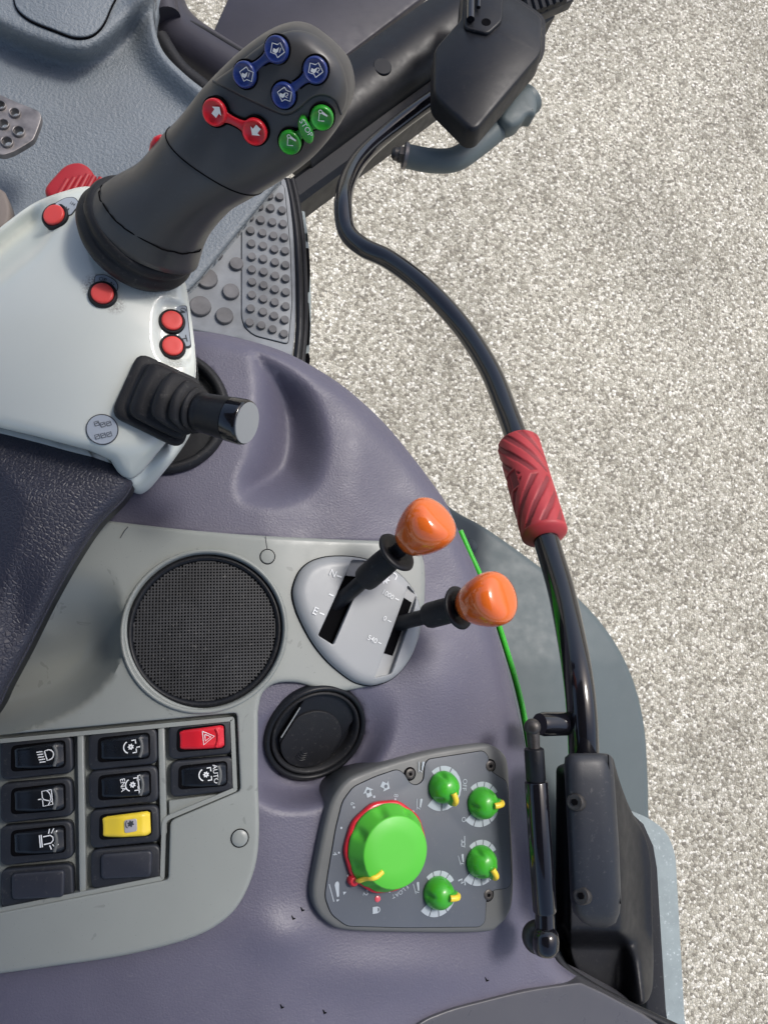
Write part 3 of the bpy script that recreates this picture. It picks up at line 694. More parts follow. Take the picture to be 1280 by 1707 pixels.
def local_dir(f, px, py, d):
    q = f.uv([(px, py), (px + d[0] * .1, py + d[1] * .1)]); return nrm(q[1] - q[0])
# main dial
dial = thing('depth_dial', FF.at(*BIG).o, 'large bright green dial on a red ring with yellow pointer', 'dial knob')
f = FF.at(*BIG); k = mpp(f.o)
rr = 72 * k
mk('red_ring', *lathe(f, [(rr * .98, 0), (rr * 1.0, .0012), (rr * .99, .0050), (rr * .955, .0058), (rr * .9, .0058)], 72, wav=lambda a, h: .012 * math.cos(10 * a)), M['red'], dial, sharp=None)
d = local_dir(f, *BIG, (-52, 56)); a0 = math.atan2(d[1], d[0])
kn = f.W([(rr * 1.02 * d[0], rr * 1.02 * d[1], 0)])[0]
mk('red_pointer', *lathe(Frame(kn, f.n), [(.0042, 0), (.0042, .0045), (.0030, .0062), (.001, .0066)], 20), M['red'], dial)
HK = .0235
def dimples(a, h):
    t = 1 - abs((h - .014) / .0085) ** 2
    return -.10 * max(0, t) * max(0, math.cos(8 * (a - a0 - .39))) ** 2
prof = [(.93, .0055), (.955, .007)] + [(.955 - .165 * ((h - .007) / (HK - .0095)), h) for h in np.linspace(.009, HK - .0025, 10)] + [(.778, HK - .0012), (.765, HK - .0004), (.745, HK), (.4, HK + .0002)]
mk('knob', *lathe(f, [(rr * a, h) for a, h in prof], 108, wav=dimples), M['green_top'], dial, sharp=None)
e = np.array([-d[1], d[0]])
def dpt(rad, s, h): return f.W([(rr * rad * d[0] + rr * s * e[0], rr * rad * d[1] + rr * s * e[1], h)])[0]
mk('yellow_pointer', *tube(smooth([dpt(.48, .07, HK), dpt(.64, .05, HK + .0003), dpt(.75, .0, HK - .0006), dpt(.83, -.02, HK - .006), dpt(.95, -.02, .012), dpt(.99, -.02, .0075)], 4, False), [.0019] * 8 + [.0018] * 9 + [.0015, .0012, .0009, .0006], 12), M['yellow'], dial)

# small knobs
labs = ['small green knob with yellow pointer beside the arm symbols at top of panel', 'small green knob with yellow pointer marked OFF', 'small green knob with yellow pointer above the corner screw, below the OFF knob', 'small green knob with yellow pointer beside the bottom edge of panel']
for i, (cx, cy) in enumerate(SMC):
    f = FF.at(cx, cy); k = mpp(f.o); r = 25.0 * k; d = local_dir(f, cx, cy, SM[i][1]); a0 = math.atan2(d[1], d[0])
    root = thing('small_knob', f.o, labs[i], 'knob', 'small green knobs on the control panel')
    def wv(a, h, a0=a0):
        t = max(0, 1 - abs((h - .0085) / .006) ** 2)
        return -.20 * t * max(0, math.cos(3 * (a - a0) + math.pi)) ** 6 + .05 * math.exp(-((math.remainder(a - a0, 2 * math.pi)) / .22) ** 2) * (h / .014)
    prof = [(1.0, 0), (1.03, .001), (1.03, .0035), (1.0, .0048), (.95, .0075), (.86, .0105), (.72, .0135), (.52, .0155), (.3, .0164), (.1, .0167)]
    mk('knob_body', *lathe(f, [(r * a, h) for a, h in prof], 60, wav=wv), M['green'], root, sharp=None)
    pts = [(.20, .0180), (.50, .0184), (.76, .0172), (.96, .0132)]
    V = f.W([(r * a * d[0], r * a * d[1], h) for a, h in pts])
    fin = [(.15, .0148), (.5, .0150), (.82, .0120), (.97, .0085), (1.0, .003)]
    mk('fin', *tube(f.W([(r * a * d[0], r * a * d[1], h) for a, h in fin]), [.0030, .0032, .0030, .0028, .002], 14), M['green'], root, sharp=None)
    mk('pointer', *tube(smooth(V, 4, False), .0024, 12), M['yellow'], root)

# ================================================================== ARMREST
ARM = np.concatenate([smooth([(-70, 690), (0, 708), (60, 722), (150, 750), (200, 762)], 5, False), smooth([(216, 775), (221, 800), (206, 830), (165, 872), (125, 932), (85, 1003), (45, 1083), (12, 1145), (-8, 1185), (-70, 1270)], 6, False)])
def zarm(p): return .062 + .010 * sstep(dist(p, ARM), 0, 130) - .012 * gauss(p, 25, 1010, 40, 90) * .5
arm = thing('armrest', P(60, 850, .03), 'dark navy leatherette armrest pad overhanging the speaker panel', 'armrest')
mk('pad', *sheet(ARM, zarm, 9, r=26, skirt=.006), M['leather'], arm, sharp=None)
rimp = smooth([(219, 802), (204, 833), (163, 876), (123, 936), (83, 1007), (43, 1087), (10, 1149), (-10, 1189), (-60, 1262)], 6, False)
mk('base_shell', *sheet(ARM, lambda p: np.full(len(p), .046), 14, r=3, skirt=.02), M['black'], arm)

# ================================================================== JOYSTICK CONSOLE
JC = np.concatenate([smooth([(-70, 440), (-20, 398), (10, 372), (60, 337), (110, 318), (150, 311), (200, 325), (250, 370), (290, 425), (308, 465), (318, 520), (325, 580), (326, 630), (312, 685), (285, 728), (258, 762), (236, 788), (218, 798), (200, 790), (185, 768)], 6, False), [(150, 752), (60, 728), (0, 714), (-70, 700)]])
def zjc(p):
    sp_ = lambda v, w: w * np.logaddexp(0, v / w)
    z = .100 - .00010 * sp_(p[:, 0] - 200, 30) - .00008 * sp_(p[:, 1] - 640, 30) - .00006 * sp_(120 - p[:, 0], 40)
    V_ = np.array([(95, 345), (40, 385), (-40, 450)]); d = dist(p, V_.astype(float), False)
    z = z - .030 * np.exp(-(d / 30) ** 2) * sstep(p[:, 0], 105, 50)
    z = z - .014 * sstep(p[:, 1], 735, 800)
    z = z - .0035 * sstep(dist(p, RB), 0, 10) * inside(p, RB)
    return z
RB = smooth([(262, 505), (285, 498), (318, 512), (323, 560), (322, 605), (300, 610), (268, 598), (256, 560)], 6)
def spot(px, py): return P(px, py, float(zjc(np.array([(px, py)], float))[0]))
M['mint'] = mat('glossy_pale_mint_plastic_worn', (.73, .77, .715), .2, var=.03, coat=.6, spots=[(spot(160, 478), .011, (.10, .07, .05), .9), (spot(192, 508), .008, (.10, .07, .05), .7), (spot(262, 480), .016, (.25, .21, .17), .35), (spot(290, 604), .010, (.2, .17, .14), .5)])
jcon = thing('joystick_console', P(150, 560, .03), 'glossy pale mint joystick console in front of the armrest', 'console')
mk('shell', *sheet(JC, zjc, 6, r=24, skirt=.055), M['mint'], jcon, sharp=None)
def jfr(px, py, fn=zjc, dz=0.0):
    pts = np.array([(px, py), (px + 14, py), (px, py + 14), (px - 14, py), (px, py - 14)], float); w = PN(pts, fn(pts) + dz)
    n = np.cross(w[1] - w[3], w[4] - w[2]); n = n if n[2] > 0 else -n
    return Frame(w[0], n)
# labels
def label_plate(px, poly, txts, icons=()):
    f = jfr(*px); pl = mk('label_outline', *ppx(f, inset(ccw(np.array(poly, float)), -1.3), -.004, .0005), M['darkprint'], jcon)
    mk('label_plate', *ppx(f, poly, -.003, .0008), M['label'], jcon)
    for s, x, y, sz, r in txts: text('lettering', f.lift(.0008), s, x, y, sz, r, M['darkprint'], jcon)
    for x, y, sz, r, L in icons: icon('symbol', f.lift(.0008), x, y, sz, r, M['darkprint'], jcon, L, w=.1)
label_plate((115, 345), rounded([(92, 341), (110, 331), (125, 330), (133, 340), (118, 360), (108, 356)], 5, 4), [('M', 112, 349, 10, -35), ('1H', 122, 340, 8, -30)])
label_plate((180, 470), rounded([(158, 472), (160, 460), (175, 459), (192, 468), (197, 477), (195, 486), (186, 484)], 4, 4), [('OP', 172, 466, 9.5, -15), ('N', 187, 474, 9.5, -40)])
label_plate((305, 540), rounded([(288, 512), (311, 511), (318, 576), (312, 578), (306, 577), (296, 562), (305, 545), (300, 525)], 3, 4), [], [(305, 519, 12, -30, [arc(0, 0, .45, 30, 150, 6), [(-.4, 0), (.4, 0)], [(-.25, -.3), (.25, .1)], [(-.1, -.4), (.3, 0)]]), (306, 565, 15, -75, [[(-.4, .35), (.4, .35)], [(0, .35), (0, -.35)], [(-.4, -.35), (.4, -.35)]])])
fl = jfr(171, 716); kl = 24 * mpp(fl.o)
mk('label_outline', *lathe(fl, [(kl * 1.07, -.003), (kl * 1.07, .0004), (kl * .9, .0004)], 40), M['darkprint'], jcon)
lab = mk('label_disc', *lathe(fl, [(kl, -.003), (kl, .0008), (kl * .5, .0009)], 40), M['label'], jcon)
for x, y in ((162, 706), (172, 708), (182, 706), (163, 728), (173, 726), (183, 724)):
    icon('symbol', fl.lift(.0009), x, y, 7, 15, M['darkprint'], lab, [[(-.5, -.5), (.5, -.5), (.5, .5), (-.5, .5), (-.5, -.5)], [(-.3, 0), (.4, .2)]], w=.14)
def push(px, py, r, label, dz=0.0):
    f = jfr(px, py, dz=dz); f = Frame(f.o, nrm(f.n * .45 + np.array([0, 0, .55]))); root = thing('push_button', f.o, label, 'button', 'red push buttons on the joystick console'); k = mpp(f.o) * r
    mk('bezel', *lathe(f, [(k * 1.12, -.006), (k * 1.12, .0008), (k * 1.08, .0022), (k * .98, .0027), (k * .88, .0022), (k * .86, .001)], 40), M['rubber'], root, sharp=None)
    mk('cap', *lathe(f, [(k * .86, -.004), (k * .86, .0030), (k * .82, .0038), (k * .70, .0040), (k * .3, .0038)], 40), M['coral'], root, sharp=None)
push(94, 362, 21, 'round red push button beside the red ribbed knob')
push(172, 492, 21, 'round red push button under the OPN label')
push(287, 537, 19.5, 'round red push button, upper of two beside the bellows joystick')
push(288, 579, 19.5, 'round red push button just above the rubber bellows')

# ================================================================== MAIN JOYSTICK
A0, A1 = P(232, 400, .105), P(500, 120, .222); GA = nrm(A1 - A0)
mid = (A0 + A1) / 2; GN = CAM - mid; GN = nrm(GN - (GN @ GA) * GA); GB = np.cross(GA, GN)
FM = Frame(A0, GN, GA)                     # middle plane of the grip: x along the axis
SEC = [((146, 328), (328, 448)), ((185, 298), (345, 398)), ((232, 270), (385, 350)), ((272, 224), (425, 325)), ((305, 190), (470, 298)), ((345, 140), (520, 262)), ((395, 90), (560, 217)), ((430, 62), (583, 176)), ((460, 45), (590, 142)), ((488, 37), (583, 106)), ((510, 39), (567, 82)), ((527, 46), (551, 66))]
FRONT = [.034, .033, .031, .0295, .028, .0265, .0255, .0245, .0230, .0195, .0140, .007]
BACK = [.034, .033, .030, .028, .026, .024, .022, .020, .016, .011, .006, .002]
EXPO = [2.0, 2.0, 2.1, 2.3, 2.6, 2.9, 3.2, 3.2, 3.0, 2.8, 2.6, 2.4]
ca_, hb_ = [], []
for (l, r) in SEC:
    q = FM.uv([l, r]); ca_.append((q[0] + q[1]) / 2); hb_.append((q[1] - q[0]) / 2)
ca_, hb_ = np.array(ca_), np.array(hb_)
nS = 45; ti = np.linspace(0, len(SEC) - 1, nS)
def interp(arr): return smooth(np.asarray(arr, float), 12, False)[np.round(ti * 12).astype(int)]
c_i, h_i = interp(ca_), interp(hb_); f_i = interp(np.array(FRONT)[:, None])[:, 0]; b_i = interp(np.array(BACK)[:, None])[:, 0]; e_i = interp(np.array(EXPO)[:, None])[:, 0]
def grip_ring(c, h, fr_, bk, ex, k=1.0, n=64):
    a = np.linspace(0, 2 * np.pi, n, endpoint=False); C_, S_ = np.cos(a), np.sin(a)
    xx = np.sign(C_) * np.abs(C_) ** (2 / ex) * k; yy = np.sign(S_) * np.abs(S_) ** (2 / ex) * k
    return FM.W(np.c_[c[0] + xx * h[0], c[1] + xx * h[1], np.where(yy > 0, yy * fr_, yy * bk)])
rings = [grip_ring(c_i[i], h_i[i], f_i[i], b_i[i], e_i[i]) for i in range(nS)]
joy = thing('joystick', A0, 'dark grey multifunction joystick grip with blue, red and green buttons', 'joystick')
mk('handle', *loft(rings), M['grip'], joy, sharp=None)
def grip_ring_t(t, k):
    x = t * (nS - 1) / (len(SEC) - 1); i = int(x); w = x - i; L_ = lambda A: A[i] * (1 - w) + A[i + 1] * w
    return grip_ring(L_(c_i), L_(h_i), L_(f_i), L_(b_i), L_(e_i), k)
s1 = grip_ring_t(3.35, 1.002)[:33]; mk('seam', *tube(s1, .00045, 6), M['pit'], joy)
s2 = grip_ring_t(.75, 1.008)[1:32]; rng = np.random.default_rng(3); s2 = s2 + (rng.random(s2.shape) - .5) * .0014
mk('crack', *tube(s2, .0005, 6), M['pit'], joy)
# boot rings at the foot of the grip
fb = Frame(P(236, 386, .105), nrm(GA * .93 + np.array([0, 0, 1]) * .25), GN); rb = 99 * mpp(A0)
mk('boot', *lathe(fb, [(rb * .95, -.014), (rb * 1.02, -.009), (rb * 1.03, -.005), (rb * .98, -.002), (rb * .95, .0), (rb * .98, .002), (rb * .985, .005), (rb * .95, .008), (rb * .86, .009), (rb * .80, .008)], 72), M['rubber'], joy, sharp=None)
c2 = [A0 + GA * .010]
# surface lookup on the grip front
_hv, _hf = loft(rings); gbvh = BVHTree.FromPolygons([Vector(v) for v in _hv], _hf)
def grip_hit(px, py):
    d_ = rays([(px, py)])[0]; h_ = gbvh.ray_cast(Vector(CAM), Vector(d_))
    if h_[0] is None:
        q = FM.uv([(px, py)])[0]; h_ = gbvh.find_nearest(Vector(FM.W([(q[0], q[1], .004)])[0]))
    return np.array(h_[0]), np.array(h_[1])
def grip_pt(px, py): return grip_hit(px, py)[0]
def grip_frame(px, py, h=0.0):
    o, n = grip_hit(px, py); n = n if n @ GN > 0 else -n
    n = nrm(n * .5 + GN * .5)
    return Frame(o + n * h, n, GA)
# raised upper plate on the head
UP = np.concatenate([smooth([(356, 135), (400, 158), (462, 187), (482, 190), (500, 180), (520, 163), (540, 158), (560, 168), (569, 190)], 5, False), smooth([(577, 176), (580, 145), (570, 107), (550, 76), (524, 57), (495, 50), (463, 58), (429, 80), (388, 113)], 5, False)])
def up_map(p, w):
    return np.array([grip_pt(*q) + GN * x for q, x in zip(p, w)])
mk('head_plate', *sheet(UP, lambda p: np.full(len(p), .0016), 9, r=3.5, skirt=0.0, mapf=up_map), M['grip'], joy, sharp=None)
mk('step_line', *tube(np.array([grip_pt(*q) + GN * .0004 for q in UP[:41]]), .0007, 6), M['darkprint'], joy)
def button_pair(p1, p2, r, material, name):
    f1, f2 = grip_frame(*p1, .001), grip_frame(*p2, .001); k = mpp(f1.o); R_ = r * k; parts = []; rec = []
    for f in (f1, f2):
        parts.append(lathe(f, [(R_, -.006), (R_, .0030), (R_ * .95, .0040), (R_ * .86, .0043), (R_ * .72, .0036), (R_ * .3, .0031)], 36))
        rec.append(lathe(f, [(R_ * 1.14, -.006), (R_ * 1.14, .0011), (R_ * 1.08, .0013), (R_ * .9, .0008)], 36))
    a, b = f1.o, f2.o; ax = nrm(b - a); fm = Frame((a + b) / 2, f1.n, ax); L_ = np.linalg.norm(b - a) / 2
    w = np.linspace(-1, 1, 9); hw = R_ * (.30 + .45 * np.abs(w) ** 3); outl = np.concatenate([np.c_[w * (L_ - R_ * .5), -hw], np.c_[w * (L_ - R_ * .5), hw][::-1]])
    parts.append(prism(fm, outl, -.004, .0026, .001)); outl2 = inset(ccw(outl), -R_ * .14); rec.append(prism(fm, outl2, -.004, .0012))
    rc = mk('button_recess', *join(rec), M['pit'], joy, sharp=50); bt = mk(name, *join(parts), material, joy, sharp=50)
    return bt, f1.lift(.0034), f2.lift(.0034)
house = [(-.55, -.1), (-.35, .1), (-.35, .55), (.35, .55), (.35, .1), (.55, -.1), (0, -.6), (-.55, -.1)]
for (p1, p2, num) in (((412, 124), (464, 83), '1'), ((475, 157), (527, 116), '2')):
    bt, f1, f2 = button_pair(p1, p2, 20, M['blue'], 'blue_rocker_button')
    for f, p, rot in ((f1, p1, -100), (f2, p2, 80)):
        icon('symbol', f, *p, 20, rot, M['white'], bt, [house], [], w=.07, h=.0009)
        icon('drop_symbol', f, p[0] - 3, p[1], 13, -20, M['white'], bt, [], [[(-.4, -.3), (.1, -.4), (.3, -.1), (.35, .4), (.0, .05), (-.35, .1)]], h=.0009)
        text('lettering', f, num, p[0] + 4, p[1] + 1, 11, -30, M['white'], bt, h=.0010)
bt, f1, f2 = button_pair((362, 186), (427, 217), 21, M['red'], 'red_rocker_button')
icon('arrow_symbol', f1, 362, 186, 20, -45, M['white'], bt, [], [arrow], h=.0009); icon('arrow_symbol', f2, 427, 217, 20, 135, M['white'], bt, [], [arrow], h=.0009)
bt, f1, f2 = button_pair((485, 234), (537, 193), 19, M['green_b'], 'green_rocker_button')
for f, p in ((f1, (485, 233)), (f2, (537, 192))):
    icon('symbol', f, *p, 17, -20, M['white'], bt, [[(-.3, .1), (-.2, -.55), (.35, -.4)], arc(-.25, .3, .16, 0, 360, 10)], [[(-.12, .42), (.5, .2), (.5, .06), (-.15, .16)]], w=.08, h=.0009)
fs_ = grip_frame(511, 213, .001); q_ = fs_.uv([(511, 213), (519, 233)]); dd = nrm(q_[1] - q_[0]); k = mpp(fs_.o)
fo = Frame(fs_.o, fs_.n, fs_.x * dd[0] + fs_.y * dd[1])
mk('stop_button', *prism(fo, circ(21 * k, 36, 0, 0, 10.5 * k), -.004, .0046, .0012), M['green_b'], joy, sharp=None)
text('lettering', fs_.lift(.0046), 'STOP', 511, 213, 12.5, -58, M['white'], joy, h=.0004)
# side trigger and base notch
tq = FM.uv([(256, 250), (262, 240), (268, 231), (274, 224)])
mk('side_trigger', *tube(FM.W(np.c_[tq, np.full(4, .004)]), [.0015, .003, .003, .0015], 12), M['red'], joy, sharp=None)

# ================================================================== BELLOWS JOYSTICK
bj = thing('mini_joystick', P(262, 668, .075), 'stubby black joystick on square rubber bellows', 'joystick')
S0, S1 = P(252, 668, .088), P(412, 705, .124); BA = nrm(S1 - S0)
up_ = nrm(np.array([0, 0, 1.0]) - BA[2] * BA); sd_ = np.cross(BA, up_)
kb = mpp(P(300, 690, .1)); LB = np.linalg.norm(S1 - S0)
side_px = nrm(P(186, 690, .088) - P(233, 592, .088))
def srect(c, hu, hv, ex, d1, d2, n=48):
    a = np.linspace(0, 2 * np.pi, n, endpoint=False); C_, S_ = np.cos(a), np.sin(a)
    return c + (np.sign(C_) * np.abs(C_) ** (2 / ex))[:, None] * hu * d1 + (np.sign(S_) * np.abs(S_) ** (2 / ex))[:, None] * hv * d2
bq = np.array([P(232, 590, .0985), P(187, 690, .0985), P(303, 746, .087), P(337, 638, .087)])
def quad_loop(q, n=64, rr=.16):
    per = []
    for i in range(4):
        p0, p1, p2 = q[i - 1], q[i], q[(i + 1) % 4]; s_, e_ = p1 + (p0 - p1) * rr, p1 + (p2 - p1) * rr
        for j in range(5): t = j / 4; per.append((1 - t) ** 2 * s_ + 2 * t * (1 - t) * p1 + t * t * e_)
    per = np.array(per + per[:1]); L_ = np.r_[0, np.cumsum(np.linalg.norm(np.diff(per, axis=0), axis=1))]; u = np.linspace(0, L_[-1], n, endpoint=False)
    return np.stack([np.interp(u, L_, per[:, i]) for i in range(3)], 1)
ql = quad_loop(bq); qc = bq.mean(0); bnrm = nrm(np.cross(bq[1] - bq[0], bq[3] - bq[0])); bnrm = bnrm if bnrm[2] > 0 else -bnrm
ec = S0 + BA * LB * .52; rel = ql - qc; rel = rel - (rel @ BA)[:, None] * BA; rel /= np.linalg.norm(rel, axis=1)[:, None]
el_ = rel * 33 * kb
secs = []
for t, s, dn in ((0, 1.02, -.006), (0, 1.04, .0), (0, 1.02, .0025), (.0, .97, .0035), (.02, .88, .002), (.06, .84, .001), (.12, .98, 0), (.17, 1.03, 0), (.22, 1.02, 0), (.25, .90, 0), (.27, .70, 0), (.33, .66, 0), (.42, .98, 0), (.47, 1.06, 0), (.52, 1.06, 0), (.56, .90, 0), (.58, .74, 0), (.63, .74, 0), (.70, 1.04, 0), (.75, 1.10, 0), (.80, 1.06, 0), (.83, .88, 0), (.86, .82, 0), (.91, 1.08, 0), (.95, 1.10, 0), (.98, .95, 0), (1.0, .85, 0)):
    c = qc * (1 - t) + ec * t + bnrm * dn + bnrm * .012 * math.sin(math.pi * t) * .6
    m_ = t ** .7; shp = (ql - qc) * (1 - m_) + el_ * m_
    secs.append(c + shp * s)
mk('bellows', *loft(secs), M['rubber'], bj, sharp=None)
fj = Frame(S0, BA)
r = 36 * kb
mk('handle', *lathe(fj, [(r * .80, LB * .50), (r * .90, LB * .52), (r * .93, LB * .56), (r * .90, LB * .58), (r * .92, LB * .60), (r * 1.0, LB * .84)], 48), M['black'], bj)
mk('head', *lathe(fj, [(r * .98, LB * .84), (r * 1.03, LB * .85), (r * 1.04, LB * .97), (r * 1.0, LB * .992), (r * .93, LB * 1.0)], 48), M['gloss_black'], bj)
mk('end_cap', *lathe(fj, [(r * .95, LB * .99), (r * .93, LB * 1.006), (r * .5, LB * 1.008)], 48), M['capgrey'], bj)

# red ribbed knob by the joystick console
rk = thing('ribbed_knob', P(125, 300, .0), 'red ribbed knob half hidden behind the joystick console', 'knob')
frk = Frame(P(125, 310, .02)); RK = smooth([(80, 330), (100, 302), (116, 288), (136, 284), (152, 291), (163, 306), (176, 330), (140, 350), (100, 350)], 5)
mk('body', *ppx(frk, RK, -.03, .012, .004), M['ribred'], rk, sharp=None)
for i in range(7):
    x = 88 + i * 11; mk('rib', *tube(PN(np.array([(x, 342), (x + 26, 292 + abs(i - 3) * 2.5)]), .0315), .0021, 10), M['ribred'], rk)

# ================================================================== FOOTWELL
FZ = -.42
FLO = np.concatenate([smooth([(268, -40), (258, 0), (258, 40), (272, 85), (310, 125), (360, 165), (430, 230), (470, 300)], 5, False), [(330, 470), (200, 600), (-70, 600), (-70, -60)]])
HUMP = smooth([(38, -60), (25, 0), (45, 30), (95, 52), (130, 63), (160, 55), (182, 20), (200, -60)], 6)
COL = smooth([(-90, -60), (-60, 30), (0, 70), (60, 95), (130, 112), (175, 98), (220, 60), (262, 0), (262, -60)], 6)
def zfl(p):
    z = np.full(len(p), FZ); ins = inside(p, COL); d = dist(p, COL)
    z = z + np.where(ins, .05 * sstep(d, 0, 34), 0)
    e = smooth([(258, 0), (258, 40), (272, 85), (310, 125), (360, 165)], 5, False)
    return z + .03 * sstep(dist(p, e, False), 50, 0) - .02 * sstep(p[:, 1], 140, 330) * sstep(p[:, 0], 300, 60)
floor = mk('floor', *sheet(FLO, zfl, 10, r=10, skirt=.05), M['floor'], sharp=None); tag(floor, kind='structure')
col_cover = thing('access_cover', P(115, 10, FZ), 'dark grey rounded cover plate set in the footwell hump', 'cover')
fcv = Frame(P(115, 10, FZ + .052))
mk('cover_gap', *ppx(fcv, inset(ccw(HUMP), -1.8), -.01, .001), M['pit'], col_cover); mk('cover_plate', *ppx(fcv, HUMP, -.008, .003, .002), M['floor'], col_cover)

MATO = np.concatenate([smooth([(476, 290), (484, 330), (490, 400), (493, 480), (492, 550), (487, 600)], 4, False), [(400, 566), (318, 550), (250, 500), (300, 400), (400, 310)]])
fm_ = thing('floor_mat', P(430, 480, -.43), 'grey studded rubber floor mat on the cab step', 'floor mat')
MZ = -.44
mk('mat_sheet', *sheet(MATO, lambda p: np.full(len(p), MZ), 14, r=4, skirt=.02), M['mat'], fm_)
def mpx(x, y): return (300 + x / 5.333, 300 + y / 5.333)
FMt = Frame(P(440, 450, MZ))
ins_o = ccw(rounded([mpx(*q) for q in ((545, 40), (545, 1230), (575, 1320), (660, 1390), (965, 1468), (1000, 1100), (985, 600), (930, 40))], 8, 4))
mk('inset_groove', *ppx(FMt, ins_o, -.004, .0006), M['pit'], fm_); mk('inset_pad', *ppx(FMt, inset(ins_o, 1.0), -.004, .0022, .001), M['mat'], fm_)
cols = [([612, 622, 630, 637, 640, 640, 642, 640, 630, 620], [235, 340, 460, 575, 690, 805, 915, 1030, 1150, 1275]),
        ([700, 708, 720, 735, 740, 742, 745, 745, 742, 740, 725], [150, 245, 365, 480, 595, 710, 825, 945, 1065, 1180, 1300]),
        ([795, 808, 822, 832, 840, 845, 847, 845, 843, 838, 825], [150, 260, 385, 505, 625, 740, 860, 980, 1095, 1215, 1335]),
        ([888, 908, 918, 928, 935, 938, 940, 942, 940, 932, 925], [160, 280, 400, 520, 640, 765, 885, 1005, 1130, 1250, 1375])]
stud = None
def stud_at(fr, x, y, r, h, name):
    f = fr.at(x, y); k = mpp(f.o) * r
    return mk(name, *lathe(f, [(k * 1.05, -.003), (k * 1.0, h * .8), (k * .93, h), (k * .4, h * .98)], 18), M['stud'], fm_, sharp=30)
FMs = FMt.lift(.0022)
for xs, ys in cols:
    for x, y in zip(xs, ys):
        p = mpx(x, y)
        if stud is None: stud = stud_at(FMs, *p, 6.6, .0055, 'stud'); s0 = FMs.at(*p).o; continue
        o = stud.copy(); col.objects.link(o); o.location = stud.location + Vector(FMs.at(*p).o - s0)
for x, y, r in ((370, 440, 76), (300, 650, 84), (245, 885, 90), (185, 1130, 92), (455, 1000, 72), (398, 1215, 76), (505, 755, 60)):
    stud_at(FMt, *mpx(x, y), r / 5.333, .006, 'round_boss')

# sill and seal beside the mat
sill = thing('door_sill', P(500, 450, -.5), 'narrow dark door sill seal beside the studded mat', 'sill')
e0 = smooth([(478, 300), (487, 340), (495, 400), (499, 480), (499, 550), (494, 606)], 5, False)
mk('seal', *tube(PN(e0, -.445), .006, 12), M['black'], sill)
e1 = e0 + np.array([9, 0]); mk('seal', *tube(PN(e1, -.452), .005, 12), M['rubber'], sill)
side = np.concatenate([e0[6:] + np.array([10, 0]), (e0[6:] + np.array([19, 2]))[::-1]])
mk('sill_plate', *sheet(side, lambda p: np.full(len(p), -.47), 6, skirt=.06), M['plate'], sill)
for a_, b_ in ((415, 486), (506, 574), (590, 606)):
    mk('slot', *tube(PN(np.array([(512, a_), (514, (a_ + b_) / 2), (512.5, b_)]), -.467), .0032, 8), M['pit'], sill)

# pedals
ped = thing('perforated_pedal', P(20, 215, -.38), 'worn perforated steel pedal plate in the footwell', 'pedal')
def qpx(x, y): return (x / 4.267, y / 4.267)
PED = rounded([qpx(*q) for q in ((-250, 560), (0, 672), (110, 722), (275, 788), (300, 822), (290, 875), (243, 995), (190, 1030), (100, 1082), (30, 1106), (-250, 1060))], 5, 4)
HO = [(10, 755, 36), (110, 808, 38), (30, 888, 40), (138, 940, 42), (55, 1015, 42)]
PZ = -.33
mk('plate', *sheet(PED, lambda p: np.full(len(p), PZ), 5, r=2, holes=[circ(r / 4.267 * .8, 24, *qpx(x, y)) for x, y, r in HO], skirt=.008, hskirt=.008), M['steel'], ped)
for x, y, r in HO:
    f = Frame(P(*qpx(x, y), PZ)); k = mpp(f.o) * r / 4.267
    mk('hole_rim', *lathe(f, [(k * 1.02, 0), (k * .98, .003), (k * .88, .0036), (k * .80, .002), (k * .78, -.006)], 28, cap=False), M['steel'], ped, sharp=None)
ped2 = thing('pedal_arm', P(0, 345, -.2), 'brown worn pedal edge beside the mint console', 'pedal')
mk('pad', *ppx(Frame(P(0, 345, -.2)), smooth([(-40, 300), (2, 314), (12, 328), (17, 346), (15, 368), (2, 380), (-40, 395)], 5), -.02, .0, .004), M['brown'], ped2, sharp=None)

# front pillar trim
pil = thing('pillar_trim', P(320, 80, -.5), 'dark rounded pillar trim between footwell and open ground', 'trim')
pp = PN(smooth([(250, -60), (272, 20), (300, 62), (350, 98), (420, 140), (500, 190)], 6, False), -.49); mk('cover', *tube(pp, .040, 28), M['dark_purple'], pil)
pp = PN(smooth([(318, 38), (345, 52), (375, 70), (405, 88)], 4, False), -.455); mk('cable', *tube(pp, .004, 10), M['rubber'], pil)
pp = PN(smooth([(268, 62), (300, 112), (345, 150), (420, 215)], 6, False), -.46); mk('lower_lip', *tube(pp, .012, 16), M['rubber'], pil)
pl2 = PN(smooth([(268, -60), (272, 0), (278, 30)], 4, False), -.45); mk('upper_cover', *tube(pl2, .022, 20), M['dark_purple'], pil)

# ================================================================== OPEN DOOR
door = thing('open_door', P(700, 100, -.5), 'black lower frame and dark panel of the open cab door', 'door')
DP = [(352, 60), (392, -30), (760, -60), (700, 0), (574, 95), (480, 130)]
mk('door_panel', *ppx(Frame(P(520, 30, -.58)), DP, -.02, 0, .004), M['dark_purple'], door)
ds, de = np.array((455., 315.)), np.array((905., -60.))
ddir = nrm(P(*de, -.45) - P(*ds, -.45)); up3 = np.array([0, 0, 1.]); dsd = np.cross(ddir, up3)   # dsd points to the lower right
def door_loft(prof, s0, e0_, material, name):
    a, b = P(*s0, -.45), P(*e0_, -.45); rings = []
    for t in np.linspace(0, 1, 10):
        c = a * (1 - t) + b * t; rings.append(np.array([c + dsd * u + up3 * w for u, w in prof]))
    return mk(name, *loft(rings), material, door, sharp=35)
mw = mpp(P(640, 180, -.45))
W1 = 58 * mw
prof = [(-W1, -.06), (-W1, .0), (-W1 * .9, .012), (-W1 * .4, .026), (0, .030), (W1 * .5, .024), (W1 * .85, .008), (W1, -.012), (W1, -.06)]
